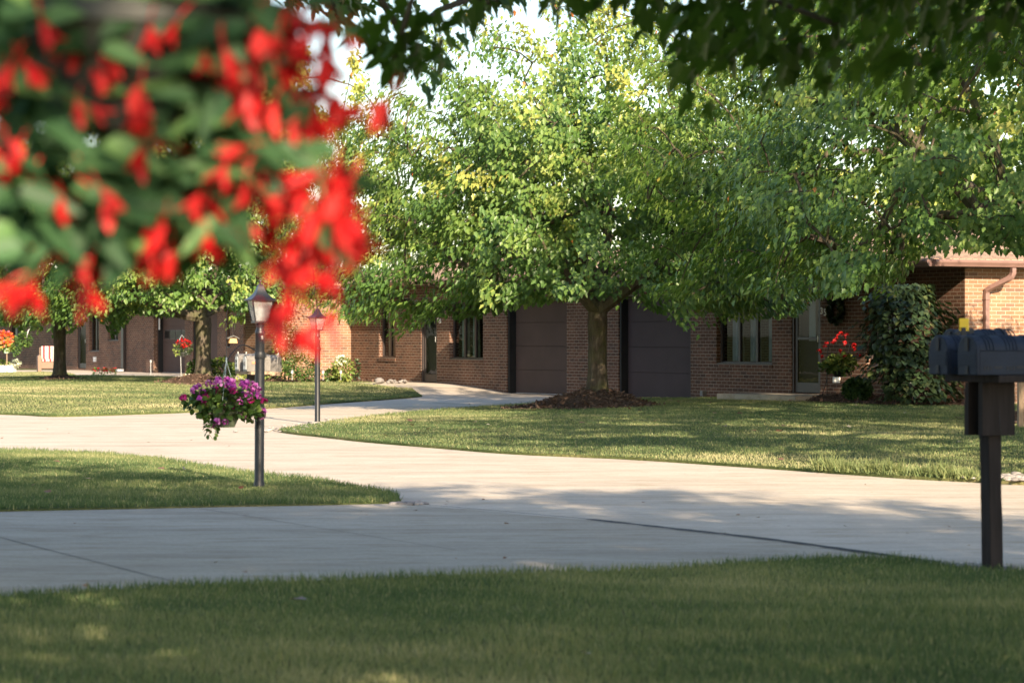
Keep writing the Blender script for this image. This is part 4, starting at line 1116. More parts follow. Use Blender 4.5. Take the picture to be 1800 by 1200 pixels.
# flowers: drooping five-petal stars
def beg_flower(seed, n=5, L=0.050):
    rng = np.random.default_rng(seed); tips = []; nr = []
    for k in range(n):
        an = 2 * math.pi * k / n + rng.normal() * .35
        sp = rng.uniform(.25, .75)
        tips.append((math.cos(an) * sp, math.sin(an) * sp, -1)); nr.append((math.cos(an), math.sin(an), 0.4))
    tips.append((0.3, 0.2, 1)); nr.append((1, 0, 0))
    ln = list(L * rng.uniform(0.75, 1.2, n)) + [0.04]; wd = [L * rng.uniform(.5, .8) for _ in range(n)] + [0.006]
    return scatter('flower', 'petal', np.zeros((n + 1, 3)), np.array(tips), np.array(nr), np.array(ln), rng.uniform(0.15, 1.0, n + 1), M['red'], width=np.array(wd))
bf = [beg_flower(s, 3 + s % 3) for s in range(5)]
fl = [(8, 268), (28, 300), (5, 290), (66, 344), (143, 205), (165, 208), (150, 92), (148, 112), (75, 62), (163, 48), (215, 40), (215, 140), (180, 160), (262, 85), (285, 75), (300, 100), (240, 95), (250, 182), (262, 200), (225, 210), (265, 245), (240, 268), (285, 250), (218, 290),
      (30, 135), (5, 150), (0, 190), (150, 345), (90, 360), (175, 352), (190, 385), (110, 385), (108, 445), (130, 520), (160, 480), (185, 492), (45, 540), (28, 548), (60, 535), (135, 545),
      (470, 40), (500, 55), (520, 80), (545, 60), (570, 85), (600, 75), (480, 90), (455, 70), (530, 110), (560, 110), (470, 120), (500, 130), (320, 60), (350, 90), (380, 105), (395, 110), (385, 140),
      (425, 170), (450, 160), (470, 185), (500, 180), (530, 190), (560, 205), (590, 215), (490, 210), (520, 225), (550, 235), (455, 200), (420, 190), (580, 195), (675, 200), (690, 208),
      (430, 300), (455, 315), (480, 325), (400, 300), (410, 330), (470, 350), (500, 350), (360, 370), (375, 400), (370, 440), (395, 430), (430, 360), (460, 380), (420, 410), (560, 330), (590, 320), (610, 340), (580, 350), (600, 365),
      (545, 360), (520, 390), (550, 400), (580, 395), (530, 430), (560, 430), (590, 420), (510, 450), (540, 460), (570, 450), (600, 440), (500, 470), (545, 490), (520, 500), (590, 490), (630, 440), (645, 470), (620, 400), (610, 425), (270, 430), (280, 460), (300, 470), (265, 480), (290, 420),
      (520, 545), (505, 575), (525, 590), (500, 585), (545, 590), (530, 605), (592, 572), (560, 400)]
fl = fl[:100] if False else fl
fl = fl + [(x_ + random.Random(x_).randint(-22, 22), y_ + random.Random(y_).randint(-18, 18)) for x_, y_ in fl if (430 < x_ < 640 and y_ < 500) or x_ < 430]
placed = []
for i, (px, py) in enumerate(fl):
    y = D0 + rng.uniform(-0.22, 0.04) if px < 450 else D0 + rng.uniform(-0.2, 0.1)
    p = (XR(px + rng.normal() * 5) * y - bx0, y - D0, ZP(py - 30 + rng.normal() * 5, y))
    rot = (rng.normal() * 0.5, rng.normal() * 0.55, rng.uniform(0, 6.28)); s_ = rng.uniform(0.65, 1.0) if px < 380 else rng.uniform(0.8, 1.2)
    placed.append((p, rot, s_, i % 5))
for (p, rot, s_, k) in placed[:100]: instance(bf[k], 'flower', p, bg, rot, s_)
if len(placed) > 100:
    mb = MB(); tt = []
    for (p, rot, s_, k) in placed[100:]:
        from mathutils import Euler
        T = Matrix.Translation(p) @ Euler(rot).to_matrix().to_4x4() @ Matrix.Scale(s_, 4)
        me = bf[k].data; mb.add([v.co for v in me.vertices], [tuple(f.vertices) for f in me.polygons], T)
    o = mb.build('flower_cluster', M['red'], bg); o['kind'] = 'stuff'
    at = o.data.attributes.new('tint', 'FLOAT', 'FACE'); at.data.foreach_set('value', [0.3 + 0.5 * ((i * 7919) % 100) / 100 for i in range(len(o.data.polygons))])
for f_ in bf: use_up(f_)
# ------------------------------------------------------------------ near mailboxes
PX, PY = XR(1745) * 16.3, 16.3
ps = empty('mailbox_post', (PX, PY, 0), TH, 'dark painted wooden mailbox post with a newspaper slot at the right', 'mailbox post')
lean = Matrix.Shear('XY', 4, (0, 0)) 
mb = MB()
rnd = random.Random(4)
zs = [-0.1, 0.1, 0.3, 0.42, 0.52, 0.6, 0.75, 0.95, 1.08]
vs = []
for z in zs:
    off = -0.030 * (z / 1.08)
    for sx_, sy_ in ((-1, -1), (1, -1), (1, 1), (-1, 1)):
        c = 0.0445 + (-0.004 if (0.4 < z < 0.55 and sy_ > 0) else 0)
        vs.append((sx_ * 0.0445 + off * .4 + rnd.uniform(-.0012, .0012), sy_ * c + off * .5 + rnd.uniform(-.0012, .0012), z))
fs = [(0, 3, 2, 1), tuple(len(vs) - 4 + k for k in range(4))]
for i in range(len(zs) - 1):
    for k in range(4): fs.append((i * 4 + k, i * 4 + (k + 1) % 4, (i + 1) * 4 + (k + 1) % 4, (i + 1) * 4 + k))
mb.add(vs, fs); mb.build('post', M['wood'], ps, bevel=0.004)
zb0, zb1 = ZP(765, 16.25), 1.075
for (x0, x1) in ((0.036, 0.078), (-0.095, -0.056)):
    mb = MB(); mb.box(x0, x1, -0.13, 0.10, zb0, zb1); mb.build('newspaper_slot_board', M['wood'], ps, bevel=0.003)
mb = MB(); mb.box(-0.27, 0.24, -0.138, 0.36, 1.076, 1.118); mb.build('platform', M['wood'], ps, bevel=0.004)
# a crack in the near board and the cord below it
mb = MB(); mb.tube([(0.0795, -0.018, 0.93), (0.0795, -0.012, 0.86), (0.0795, -0.006, 0.80)], [0.0012, 0.0032, 0.0015], 5); mb.tube([(0.0795, -0.008, 0.82), (0.0795, 0.002, 0.76), (0.0795, 0.0, 0.66)], [0.0015, 0.001, 0.001], 5)
for q in range(6): mb.lathe([(0.0022, 0), (0.0022, 0.001)], 6, Matrix.Translation((0.0785, -0.09 + 0.03 * q, 0.74 + 0.02 * (q % 3))) @ Matrix.Rotation(math.pi / 2, 4, 'Y'))
mb.build('crack', M['mboxdark'], ps)
mb = MB(); mb.tube([(-0.02, -0.065, 0.80), (-0.022, -0.066, 0.64), (-0.02, -0.067, 0.51)], 0.0022, 5); mb.build('cord', M['blackdark'], ps)
def arch(w, h, n=14, x0=0.0, inset=0.0):
    r = w / 2 - inset; hh = h - w / 2
    pts = [(x0 - r, inset * .8), (x0 + r, inset * .8)]
    for k in range(n + 1):
        an = math.pi * k / n; pts.append((x0 + r * math.cos(an), hh + r * math.sin(an)))
    return pts
def make_mailbox(name, label, loc, rz, w=0.17, h=0.222, L=0.50, mat='mbox', ribs=True, group='mailboxes on the near post'):
    root = empty(name, loc, rz, label, 'mailbox', group)
    b = MB(); b.prism(arch(w, h), 0.012, L); 
    b.box(-w / 2 - .004, w / 2 + .004, 0.02, L, h - w / 2 - .002, h - w / 2 + .004)
    b.build('body', M[mat], root, smooth=True, bevel=0.003)
    if ribs:
        r_ = MB()
        for y in (0.06, 0.085, 0.11, 0.20, 0.225, 0.25, 0.275, 0.36, 0.385, 0.41):
            n = 16; pts = [((w / 2 + .001) * math.cos(math.pi * k / n), y, h - w / 2 + (w / 2 + .001) * math.sin(math.pi * k / n)) for k in range(n + 1)]
            r_.tube(pts, 0.0042, 6)
        r_.build('rib', M[mat], root, smooth=True)
        s_ = MB()
        for sx_ in (-1, 1):
            for y in (0.04, 0.062, 0.084, 0.20, 0.222, 0.244, 0.34, 0.362, 0.384):
                s_.box(sx_ * w / 2 - 0.0018, sx_ * w / 2 + 0.0018, y, y + 0.011, 0.026, 0.05)
            s_.box(sx_ * w / 2 - 0.0018, sx_ * w / 2 + 0.0018, 0.112, 0.168, 0.036, 0.05)
            s_.box(sx_ * w / 2 - 0.0018, sx_ * w / 2 + 0.0018, 0.268, 0.325, 0.036, 0.05)
        s_.build('dimple_shade', M['mboxdark'], root)  # raised dark blocks paint the shade inside the moulded side dimples
    d = MB(); d.prism(arch(w + 0.006, h + 0.003), -0.012, 0.011)
    door = d.build('door', M[mat], root, smooth=True, bevel=0.005)
    e = MB()
    if ribs:
        e.box(-w / 2 + .002, w / 2 - .002, -0.0165, -0.0122, 0.052, 0.135)
        for k in range(5): e.box(-w / 2 + .010, w / 2 - .010, -0.0195, -0.0166, 0.062 + k * 0.013, 0.067 + k * 0.013)
        e.build('door_panel', M[mat], door, bevel=0.001)
        e = MB(); e.box(-0.015, 0.015, -0.020, -0.0125, 0.136, h - 0.012); e.build('door_channel', M['mboxdark'], door, bevel=0.002)
        e = MB(); e.box(-0.014, 0.014, -0.020, -0.0125, 0.004, 0.051); e.build('door_channel', M['mboxdark'], door, bevel=0.002)
    return root
def loc_on(x, y, z):
    p = np.array([PX, PY]) + U * x - NV * y; return (p[0], p[1], z)
m1 = make_mailbox('mailbox', 'nearest blue grey ribbed plastic mailbox, mostly cut by the right edge', loc_on(0.135, -0.27, 1.119), TH)
m2 = copy_tree(m1); m2.location = loc_on(-0.150, -0.262, 1.119); m2['label'] = 'second blue grey ribbed mailbox, left of the nearest one on the same platform'
m3 = make_mailbox('mailbox', 'hindmost mailbox peeking above the near pair with a dark round rim', loc_on(-0.42, 0.02, 1.155), TH, L=0.34)
mb = MB(); mb.prism(arch(0.182, 0.232), 0.335, 0.352); mb.build('rim', M['mboxdark'], m3, smooth=True)
# yellow flag on the second mailbox
p = [q for q in COL.objects if q.parent == m2]
mb = MB(); mb.box(-0.106, -0.101, 0.215, 0.283, 0.235, 0.322); fo = mb.build('flag', M['yellow'], m2, bevel=0.002)
mb = MB(); mb.box(-0.100, -0.092, 0.225, 0.255, 0.10, 0.27); mb.tube([(-0.110, 0.30, 0.25), (-0.095, 0.30, 0.25)], 0.016, 12); mb.tube([(-0.112, 0.20, 0.235), (-0.095, 0.20, 0.235)], 0.013, 12); mb.box(-0.100, -0.094, 0.2, 0.3, 0.235, 0.25); mb.build('flag_hinge', M['blackdark'], fo)
mb = MB(); mb.box(-0.36, -0.28, 0.0, 0.34, 1.076, 1.150); mb.build('rear_platform', M['wood'], ps, bevel=0.003)
mb = MB(); mb.box(-0.52, -0.361, 0.0, 0.34, 1.110, 1.150); mb.build('rear_platform', M['wood'], ps, bevel=0.003)

# second mailbox group, farther, beside the left driveway
mx, my = XR(441) * 52, 52.0
zL = max(0.0, lawnB.Z(mx, my)) if inside(lawnB.poly, np.array([mx]), np.array([my]))[0] else 0.0
ps2 = empty('mailbox_post', (mx, my, zL), TH, 'weathered wooden mailbox stand behind the near lamp post', 'mailbox post')
mb = MB(); mb.box(-0.06, 0.06, -0.06, 0.06, -0.1, 0.60); mb.build('post', M['wood'], ps2, bevel=.005)
mb = MB(); mb.box(-0.46, 0.30, -0.12, 0.30, 0.601, 0.655); mb.build('platform', M['woodtan'], ps2, bevel=.005)
def loc2(x, y): 
    q = np.array([mx, my]) + U * x - NV * y; return (q[0], q[1], zL + 0.657)
g_ = 'grey metal mailboxes of the farther stand'
q1 = make_mailbox('mailbox', 'grey metal mailbox with a white house number plate, left of three on the far stand', loc2(-0.30, -0.14), TH, 0.20, 0.32, 0.45, 'mgrey', False, g_)
q2 = make_mailbox('mailbox', 'grey metal mailbox with oval white plate and orange flag on the far stand', loc2(0.14, -0.16), TH, 0.20, 0.31, 0.45, 'mgrey', False, g_)
q3 = make_mailbox('mailbox', 'plain grey mailbox right of the near lamp post on the far stand', loc2(0.06, 0.34), TH + math.pi, 0.20, 0.31, 0.45, 'mgrey', False, g_)
q3.location = (XR(488) * 52, 52.3, zL + 0.64); q3.rotation_euler = (0, 0, R(72))
mb = MB(); mb.box(-0.1, 0.1, -0.15, 0.05, 0.58, 0.645); bb = mb.build('side_arm', M['woodtan'], ps2); bb.location = (0.17, 0.42, 0)
for q, sz in ((q1, 0.075), (q2, 0.09)):
    mb = MB(); mb.prism(arch(0.13, 0.24, 12), -0.022, -0.0125, Matrix.Translation((0, 0, 0.035))); pl = mb.build('number_plate', M['plate'], q)
    if q is q1:
        for k, s in enumerate(('21', '15')): text_part('plate_number', s, 0.075, M['blackdark'], pl, (-0.045, -0.024, 0.16 - 0.075 * k), 0.002)
    else: text_part('plate_number', '65', 0.10, M['mgrey'], pl, (-0.055, -0.024, 0.11), 0.002)
mb = MB(); mb.box(0.102, 0.108, 0.08, 0.28, 0.14, 0.175); mb.build('flag', M['orange'], q2)
for q in (q1, q2, q3): MB().box(-0.008, 0.008, 0.0, 0.02, 0.315, 0.36).build('door_tab', M['silver'], q)

# ------------------------------------------------------------------ shrubs and plants by the walls
def plant(name, label, cat, loc, parts, group=None):
    root = empty(name, loc, 0, label, cat, group)
    for (pn, n, c, r, sz, mat, shape, seed) in parts:
        bush(pn, np.random.default_rng(seed), n, c, r, sz, M[mat], root, shape)
    return root
def gz(x, y):
    for L_ in (lawnD, lawnB, lawnC):
        if inside(L_.poly, np.array([x]), np.array([y]))[0]: return L_.Z(x, y)
    return 0.0
def at(px, d): return (XR(px) * d, d)
# wall beds
mulch(*at(575, 70.8), 3.1, 0.9, 0.05, 0.165, 12, 700, 'reddish mulch strip along the sunlit wing wall', True, rot=0.0)
mulch(*at(1600, 50.6), 1.75, 0.8, 0.06, 0.10, 13, 900, 'dark mulch bed under the climbing vine', True, rot=R(-40))
mulch(*at(1500, 52.0), 1.1, 0.6, 0.10, 0.14, 14, 600, 'dark mulch bed beside the door with the number 35', True, rot=R(-55))
x, y = at(532, 69.5)
pl = plant('boxwood_shrub', 'rounded green boxwood shrub before the sunlit brick wall', 'shrub', (x, y, 0.2), [('foliage', 1500, (0, 0, 0.33), (0.47, 0.4, 0.34), 0.05, 'leafplant', 'oval', 21)])
for k in range(8): MB().tube([(0.02 * k - .08, 0, -0.05), (0.06 * k - .22, 0.02 * k - .08, 0.38)], [0.012, 0.005], 5).build('stem', M['stem'], pl)
x, y = at(603, 69.6)
pl = plant('flowering_perennial', 'pale green perennial with cream flower heads at the wall corner', 'plant', (x, y, 0.2), [('foliage', 380, (0, 0, 0.28), (0.26, 0.2, 0.28), 0.08, 'leafyellow', 'oval', 22), ('flower_head', 110, (-0.05, 0, 0.5), (0.16, 0.15, 0.12), 0.06, 'whitepetal', 'round', 23)])
mb = MB()
for k in range(9): mb.tube([(0, 0, 0), (0.035 * k - .16, 0, 0.3), (0.04 * k - .2, 0.0, 0.55)], 0.008, 5)
mb.build('stem', M['leafyellow'], pl)
x, y = at(626, 70.6)
plant('dark_perennial', 'narrow dark green plant in the shaded brick corner', 'plant', (x, y, 0.2), [('foliage', 160, (0, 0, 0.25), (0.10, 0.1, 0.30), 0.07, 'leafvine', 'oval', 24)])
x, y = at(582, 69.8)
plant('dark_perennial', 'low dark leafy plant left of the cream flowers', 'plant', (x, y, 0.18), [('foliage', 260, (0, 0, 0.14), (0.18, 0.15, 0.17), 0.07, 'leafplant', 'oval', 25)])
# climbing rose on the left corner of the wing
x, y = at(500, 70.6)
pl = plant('climbing_shrub', 'tall climbing shrub with pink buds at the left corner of the sunlit wing', 'shrub', (x, y, 0.1), [('foliage', 1300, (0, 0, 1.0), (0.30, 0.25, 0.95), 0.06, 'leafplant', 'oval', 26), ('flower', 90, (0.1, -0.1, 1.2), (0.35, 0.25, 0.7), 0.04, 'whitepetal', 'round', 27)])
MB().tube([(0, 0, 0), (0.05, 0, 0.9), (-0.04, 0, 1.9)], [0.03, 0.02, 0.008], 6).build('stem', M['stem'], pl)
# stones in the corner
rk = empty('stone_pile', (*at(683, 68.0), 0.17), 0, 'pile of grey stones with one large round stone in the brick corner', 'stones')
def rock(rng, r, c):
    mb = MB(); n = 10; prof = [(0.3, 0.0), (0.85, 0.12), (1.0, 0.35), (0.8, 0.7), (0.35, 0.92)]
    vs = []
    for q, z in prof:
        for k in range(n):
            an = 2 * math.pi * k / n; kk = 1 + rng.normal() * 0.07
            vs.append((c[0] + r[0] * q * kk * math.cos(an), c[1] + r[1] * q * kk * math.sin(an), c[2] + r[2] * z))
    fs = [(j * n + i, j * n + (i + 1) % n, (j + 1) * n + (i + 1) % n, (j + 1) * n + i) for j in range(len(prof) - 1) for i in range(n)]
    fs += [tuple(reversed(range(n))), tuple((len(prof) - 1) * n + k for k in range(n))]
    return vs, fs
rng = np.random.default_rng(31)
mb = MB(); mb.add(*rock(rng, (0.13, 0.12, 0.15), (-0.22, 0, 0))); mb.build('stone', M['rock'], rk, smooth=True)
for k in range(26):
    mb = MB(); mb.add(*rock(rng, (rng.uniform(.03, .06), rng.uniform(.03, .06), rng.uniform(.03, .07)), (rng.uniform(-0.05, 0.42), rng.uniform(-.2, .2), rng.uniform(0, 0.05))))
    mb.build('stone', M['rock'], rk, smooth=True)
# river stones at the lawn tips
def stones(name, label, a_, b_, n, seed, w=0.12, z=0.0):
    rng = np.random.default_rng(seed); mb = MB(); a_ = np.array(a_); b_ = np.array(b_)
    for k in range(n):
        t = rng.random(); c = a_ + (b_ - a_) * t; r = rng.uniform(0.018, 0.045)
        mb.add(*rock(rng, (r, r * rng.uniform(.7, 1.2), r * .8), (c[0] + rng.normal() * w, c[1] + rng.normal() * w * 1.6, z - .01)), mi=int(rng.random() < 0.45))
    mb.m = mb.m
    return tag(mb.build(name, [M['rock'], M['rockw']], smooth=True), label, 'gravel', kind='stuff')
stones('gravel', 'river stones along the tip of the wide lawn by the far lamp', G(478, 757), G(620, 737), 230, 41, 0.22)
stones('gravel', 'river stones by the road behind the mailbox post', G(1745, 843), G(1880, 848), 260, 42, 0.16, 0.03)
stones('gravel', 'pebbles at the foot of the mailbox post', G(1650, 992), G(1775, 1001), 90, 43, 0.03, 0.0)
stones('gravel', 'pebbles at the tip of the island grass', G(690, 884), G(745, 882), 40, 44, 0.05, -.01)
# solar lights
sl = None
for i, (px, py, d, lab) in enumerate(((513.5, 668, 69, 'left solar path light before the boxwood'), (568, 668, 69, 'solar path light right of the far lamp post'), (599, 668, 69.2, 'solar path light before the cream flowered plant'))):
    if sl is None:
        sl = empty('solar_light', (0, 0, 0), 0, lab, 'garden light', 'solar path lights')
        MB().lathe([(0.008, 0), (0.008, 0.16)], 8).build('stake', M['silver'], sl)
        MB().lathe([(0.02, 0.16), (0.026, 0.17), (0.026, 0.215)], 12).build('lens', M['white'], sl)
        MB().lathe([(0.034, 0.216), (0.036, 0.225), (0.02, 0.245)], 12).build('cap', M['silver'], sl)
        cur = sl
    else: cur = copy_tree(sl)
    cur['label'] = lab; cur.location = (XR(px) * d, d, ZP(py, d))

# plants around the second maple
x, y = at(341, 69.6)
plant('hydrangea', 'leafy shrub left of the forked maple trunk', 'shrub', (x, y, 0.22), [('foliage', 420, (0, 0, 0.22), (0.17, 0.2, 0.28), 0.07, 'leafplant', 'oval', 51)])
x, y = at(327, 69.0)
plant('white_flower_clump', 'low clump of white flowers at the left foot of the forked maple', 'plant', (x, y, 0.2), [('foliage', 140, (0, 0, 0.05), (0.17, 0.15, 0.07), 0.06, 'leafplant', 'oval', 52), ('flower', 70, (0, 0, 0.1), (0.14, 0.12, 0.06), 0.05, 'whitepetal', 'round', 53)])
x, y = at(388, 69.3)
plant('hydrangea', 'hydrangea with pale green heads right of the forked maple trunk', 'shrub', (x, y, 0.2), [('foliage', 520, (0, 0, 0.25), (0.34, 0.25, 0.30), 0.08, 'leafplant', 'oval', 54), ('flower_head', 110, (-0.05, -0.1, 0.40), (0.25, 0.15, 0.18), 0.06, 'leafyellow', 'round', 55)])
x, y = at(417, 69.6)
plant('yellow_shrub', 'yellow green shrub left of the farther mailboxes', 'shrub', (x, y, 0.2), [('foliage', 420, (0, 0, 0.2), (0.26, 0.2, 0.24), 0.06, 'leafyellow', 'oval', 56)])
x, y = at(462, 71.2)
plant('evergreen_shrub', 'dark evergreen shrub behind the near lamp post', 'shrub', (x, y, 0.2), [('foliage', 700, (0, 0, 0.2), (0.40, 0.25, 0.26), 0.06, 'leafvine', 'oval', 57), ('foliage', 60, (0.12, -0.2, 0.15), (0.12, 0.1, 0.12), 0.06, 'leafyellow', 'oval', 58)])

# climbing vine tower beside the brick corner
vx, vy = at(1606, 49.6)
vn = empty('climbing_vine', (vx, vy, 0.1), 0, 'dark large leaved climbing vine heaped over a trellis at the right brick corner', 'vine')
rng = np.random.default_rng(61)
T = []
n = 1650
th = rng.uniform(0, 2 * math.pi, n); z = rng.uniform(-0.02, 2.0, n)
w_ = 0.60 + 0.10 * np.sin(z * 3.0) + 0.10 * np.sin(2 * th) - 0.25 * np.clip(z - 1.6, 0, 1) * 1.6 + 0.18 * np.exp(-((z - 1.35) / .35) ** 2)
cx = -0.16 + 0.30 * np.exp(-((z - 0.1) / .45) ** 2) + 0.10 * np.exp(-((z - 1.2) / .3) ** 2)
pos = np.stack([cx + w_ * (1 + 0.13 * np.sin(z * 9 + th * 3)) * np.cos(th) * np.where(rng.random(n) < 0.12, rng.uniform(1.1, 1.38, n), rng.uniform(.72, 1.1, n)), w_ * .7 * np.sin(th), z + 0.12], 1)
out = np.stack([np.cos(th), np.sin(th), np.zeros(n)], 1)
tip = out * 0.7 + unit(rng, n) * 0.3; tip[:, 2] -= 0.6
nr = out * 0.8 + unit(rng, n) * 0.35 + np.array([0, 0, 0.8])
ti = rng.random(n) * 0.75 + (rng.random(n) < 0.06) * 0.3
scatter('foliage', 'heart', pos, tip, nr, rng.uniform(0.06, 0.14, n), ti, M['leafvine'], vn, width=rng.uniform(0.07, 0.15, n))
p_, d_ = blob(rng, 260, (-0.15, 0, 1.0), (0.42, 0.3, 0.95), 0.1)
scatter('inner_leaves', 'heart', p_, d_ - np.array([0, 0, .5]), d_ + np.array([0, 0, .4]), 0.12, rng.random(260) * .3, M['leafvine'], vn)
mb = MB()
for sx_ in (-0.35, 0.15):
    for sy_ in (-0.12, 0.12): mb.tube([(sx_, sy_, -0.1), (sx_, sy_, 1.62)], 0.012, 6)
for z_ in (0.5, 1.0, 1.5):
    mb.tube([(-0.35, -0.12, z_), (0.15, -0.12, z_)], 0.009, 6); mb.tube([(-0.35, 0.12, z_), (0.15, 0.12, z_)], 0.009, 6)
mb.build('trellis', M['wood'], vn)
x, y = at(1507, 51.3)
jn = plant('juniper_shrub', 'small round bright green juniper beside the red flower basket', 'shrub', (x, y, 0.16), [('foliage', 2600, (0, 0, 0.20), (0.27, 0.24, 0.20), 0.055, 'juniper', 'blade', 62)])
MB().tube([(0, 0, -.1), (0, 0, .2)], 0.02, 6).build('stem', M['stem'], jn)

# red geranium basket on a double shepherd's hook by door 35
gx, gy = at(1475, 52.2)
rg = empty('hanging_flower_basket', (gx, gy, 0.2), 0, 'bright red geraniums in a dark pot hanging beside the door with the number 35', 'flower basket')
pot('pot', M['potdark'], rg, 0.07, 0.13, 0.36, 0.50)
rng = np.random.default_rng(66)
bush('foliage', rng, 520, (0.02, 0, 0.62), (0.30, 0.25, 0.17), 0.065, M['leafyellow'], rg, 'round', 0.1, inner=0.2)
bush('foliage', rng, 260, (-0.02, 0, 0.55), (0.36, 0.28, 0.14), 0.06, M['leafplant'], rg, 'round', 0.3)
h_ = head_mesh('flower_head', M['red'], 22, 0.055, 0.045, 9)
for (px, py) in ((1473, 590), (1470, 596), (1488, 590), (1453, 604), (1450, 610), (1440, 618), (1445, 627), (1501, 607), (1500, 613), (1485, 603), (1477, 617), (1485, 627), (1509, 625), (1467, 600), (1478, 586), (1463, 603)):
    instance(h_, 'flower_head', (XR(px) * 52.0 - gx, -0.2, ZP(py, 52.0) - 0.2), rg, (R(40), 0, rng.uniform(0, 6)), rng.uniform(.6, .95))
use_up(h_)
hkx = empty('shepherd_hook', (gx, gy + .02, 0.1), 0, 'black double shepherd hook holding the red basket by the door', 'plant hook')
for s_ in (-1, 1):
    mb = MB(); x0 = 0.22 * s_
    mb.tube([(x0, 0, -0.1), (x0, 0, 0.85), (x0 * .85, 0, 1.05), (x0 * .45, 0, 1.19), (0, 0, 1.23)], 0.008, 6); mb.build('pole', M['blackdark'], hkx)
    if s_ < 0: MB().tube([(x0, 0, 0.42), (x0 - .1, 0, 0.1), (x0 - .11, 0, -.1)], 0.008, 6).build('brace', M['blackdark'], hkx)
MB().tube([(0, 0, 1.22), (0, 0, 1.1), (.06, 0, .60)], 0.004, 5).build('hanging_wire', M['blackdark'], hkx)
# wreath by the door
wr = empty('wreath', (*local2w(H1, a(1473), -0.06), ZP(546, H1.dpx(1473))), TH, 'dark evergreen wreath on the brick wall right of the number 35', 'wreath')
rng = np.random.default_rng(67); n = 520; an = rng.uniform(0, 6.28, n); r_ = 0.20 + rng.normal(size=n) * 0.03
pos = np.stack([r_ * np.cos(an), rng.normal(size=n) * .02, r_ * np.sin(an)], 1)
tip = np.stack([-np.sin(an), rng.normal(size=n) * .5, np.cos(an)], 1) + unit(rng, n) * .7
scatter('foliage', 'long', pos, tip, unit(rng, n), 0.09, rng.random(n) * .6, M['leafvine'], wr)
MB().tube([(0.2 * math.cos(t), 0, 0.2 * math.sin(t)) for t in np.linspace(0, 6.283, 20)], 0.012, 6).build('ring', M['stem'], wr)

# ------------------------------------------------------------------ left house garden furniture
cxx, cyy = at(87, 101.5)
ch = empty('armchair', (cxx, cyy, 0.0), R(14), 'brown wicker armchair with a striped red and white cushion on the far left porch', 'armchair')
W = 0.34
mb = MB(); mb.box(-W, W, -0.30, 0.30, 0.12, 0.36); mb.build('seat', M['wicker'], ch, bevel=.02)
mb = MB(); mb.box(-W, W, 0.25, 0.33, 0.36, 0.88); mb.build('backrest', M['wicker'], ch, bevel=.03)
for s_ in (-1, 1):
    mb = MB(); mb.prism([(-0.06, 0.0), (0.06, 0.0), (0.07, 0.55), (0.0, 0.62), (-0.07, 0.55)], -0.32, 0.26, Matrix.Translation((s_ * (W + .03), 0, 0))); mb.build('armrest', M['wicker'], ch, bevel=.01)
mb = MB(); mb.box(-W + .05, W - .05, 0.10, 0.245, 0.38, 0.92); mb.build('back_cushion', M['stripe'], ch, bevel=.03)
mb = MB(); mb.box(-W + .05, W - .05, -0.31, 0.10, 0.365, 0.46); mb.build('seat_cushion', M['stripe'], ch, bevel=.03)
x, y = at(4, 97.5)
pb = empty('planter_box', (x, y, 0), R(-10), 'white wooden planter box with ochre foliage at the left edge', 'planter')
mb = MB(); mb.box(-0.8, 0.44, -0.2, 0.2, 0.0, 0.28); mb.build('box', M['white'], pb, bevel=.01)
bush('foliage', np.random.default_rng(71), 420, (-0.2, 0, 0.36), (0.5, 0.2, 0.12), 0.09, M['leafyellow'], pb, 'oval'); bush('foliage', np.random.default_rng(72), 80, (0.45, 0, 0.34), (0.18, 0.15, 0.09), 0.1, M['whitepetal'], pb, 'oval')
x, y = at(11, 96.8)
pk = empty('pole_flower_basket', (x, y, 0), 0, 'pink and orange flowers in a mint pot on a pole above the white planter', 'flower basket')
MB().tube([(0.02, 0, 0), (0.02, 0, 0.72)], 0.018, 6).build('pole', M['woodtan'], pk)
pot('pot', M['potmint'], pk, 0.07, 0.10, 0.70, 0.86)
bush('foliage', np.random.default_rng(73), 260, (0, 0, 1.0), (0.26, 0.2, 0.22), 0.09, M['leafyellow'], pk, 'round')
bush('flower', np.random.default_rng(74), 260, (-0.03, -0.05, 1.18), (0.30, 0.2, 0.28), 0.08, M['pinkpetal'], pk, 'round')
bush('foliage', np.random.default_rng(75), 160, (0.33, 0, 0.92), (0.16, 0.1, 0.34), 0.08, M['leafplant'], pk, 'oval')
x, y = at(43, 98.5)
pg = empty('hanging_plant', (x, y, 0), 0, 'leafy green plant hanging from a pale rod at the far left', 'hanging plant')
bush('foliage', np.random.default_rng(76), 300, (0, 0, 1.16), (0.27, 0.2, 0.24), 0.10, M['leafplant'], pg, 'oval', 0.4)
MB().tube([(0.08, 0, 1.2), (0.12, 0, 1.44), (0.34, 0, 1.80)], 0.012, 5).build('hanging_wire', M['white'], pg)
pot('pot', M['potdark'], pg, 0.07, 0.1, 0.98, 1.1)
for i, px in enumerate((169, 184, 199)):
    x, y = at(px, 95.6)
    plant('red_flower_clump', ('leftmost low red flower clump by the far left wall', 'middle low red flower clump by the far left wall', 'right low red flower clump near the dark downspout')[i], 'plant', (x, y, 0.02),
          [('foliage', 60, (0, 0, 0.06), (0.12, 0.1, 0.10), 0.07, 'leafplant', 'oval', 77 + i), ('flower', 26, (0, 0, 0.14), (0.11, 0.1, 0.05), 0.055, 'red', 'round', 87 + i)], 'low red flowers by the far wall')
x, y = at(265, 93.5)
hs = empty('garden_stake', (x, y, 0), 0, 'thin pale garden stake before the far left brick pier', 'stake')
MB().tube([(0, 0, 0), (0, 0, 0.42)], 0.014, 6).build('rod', M['silver'], hs); MB().lathe([(0.03, 0.42), (0.03, 0.5)], 8).build('knob', M['silver'], hs)
x, y = at(317, 92.0)
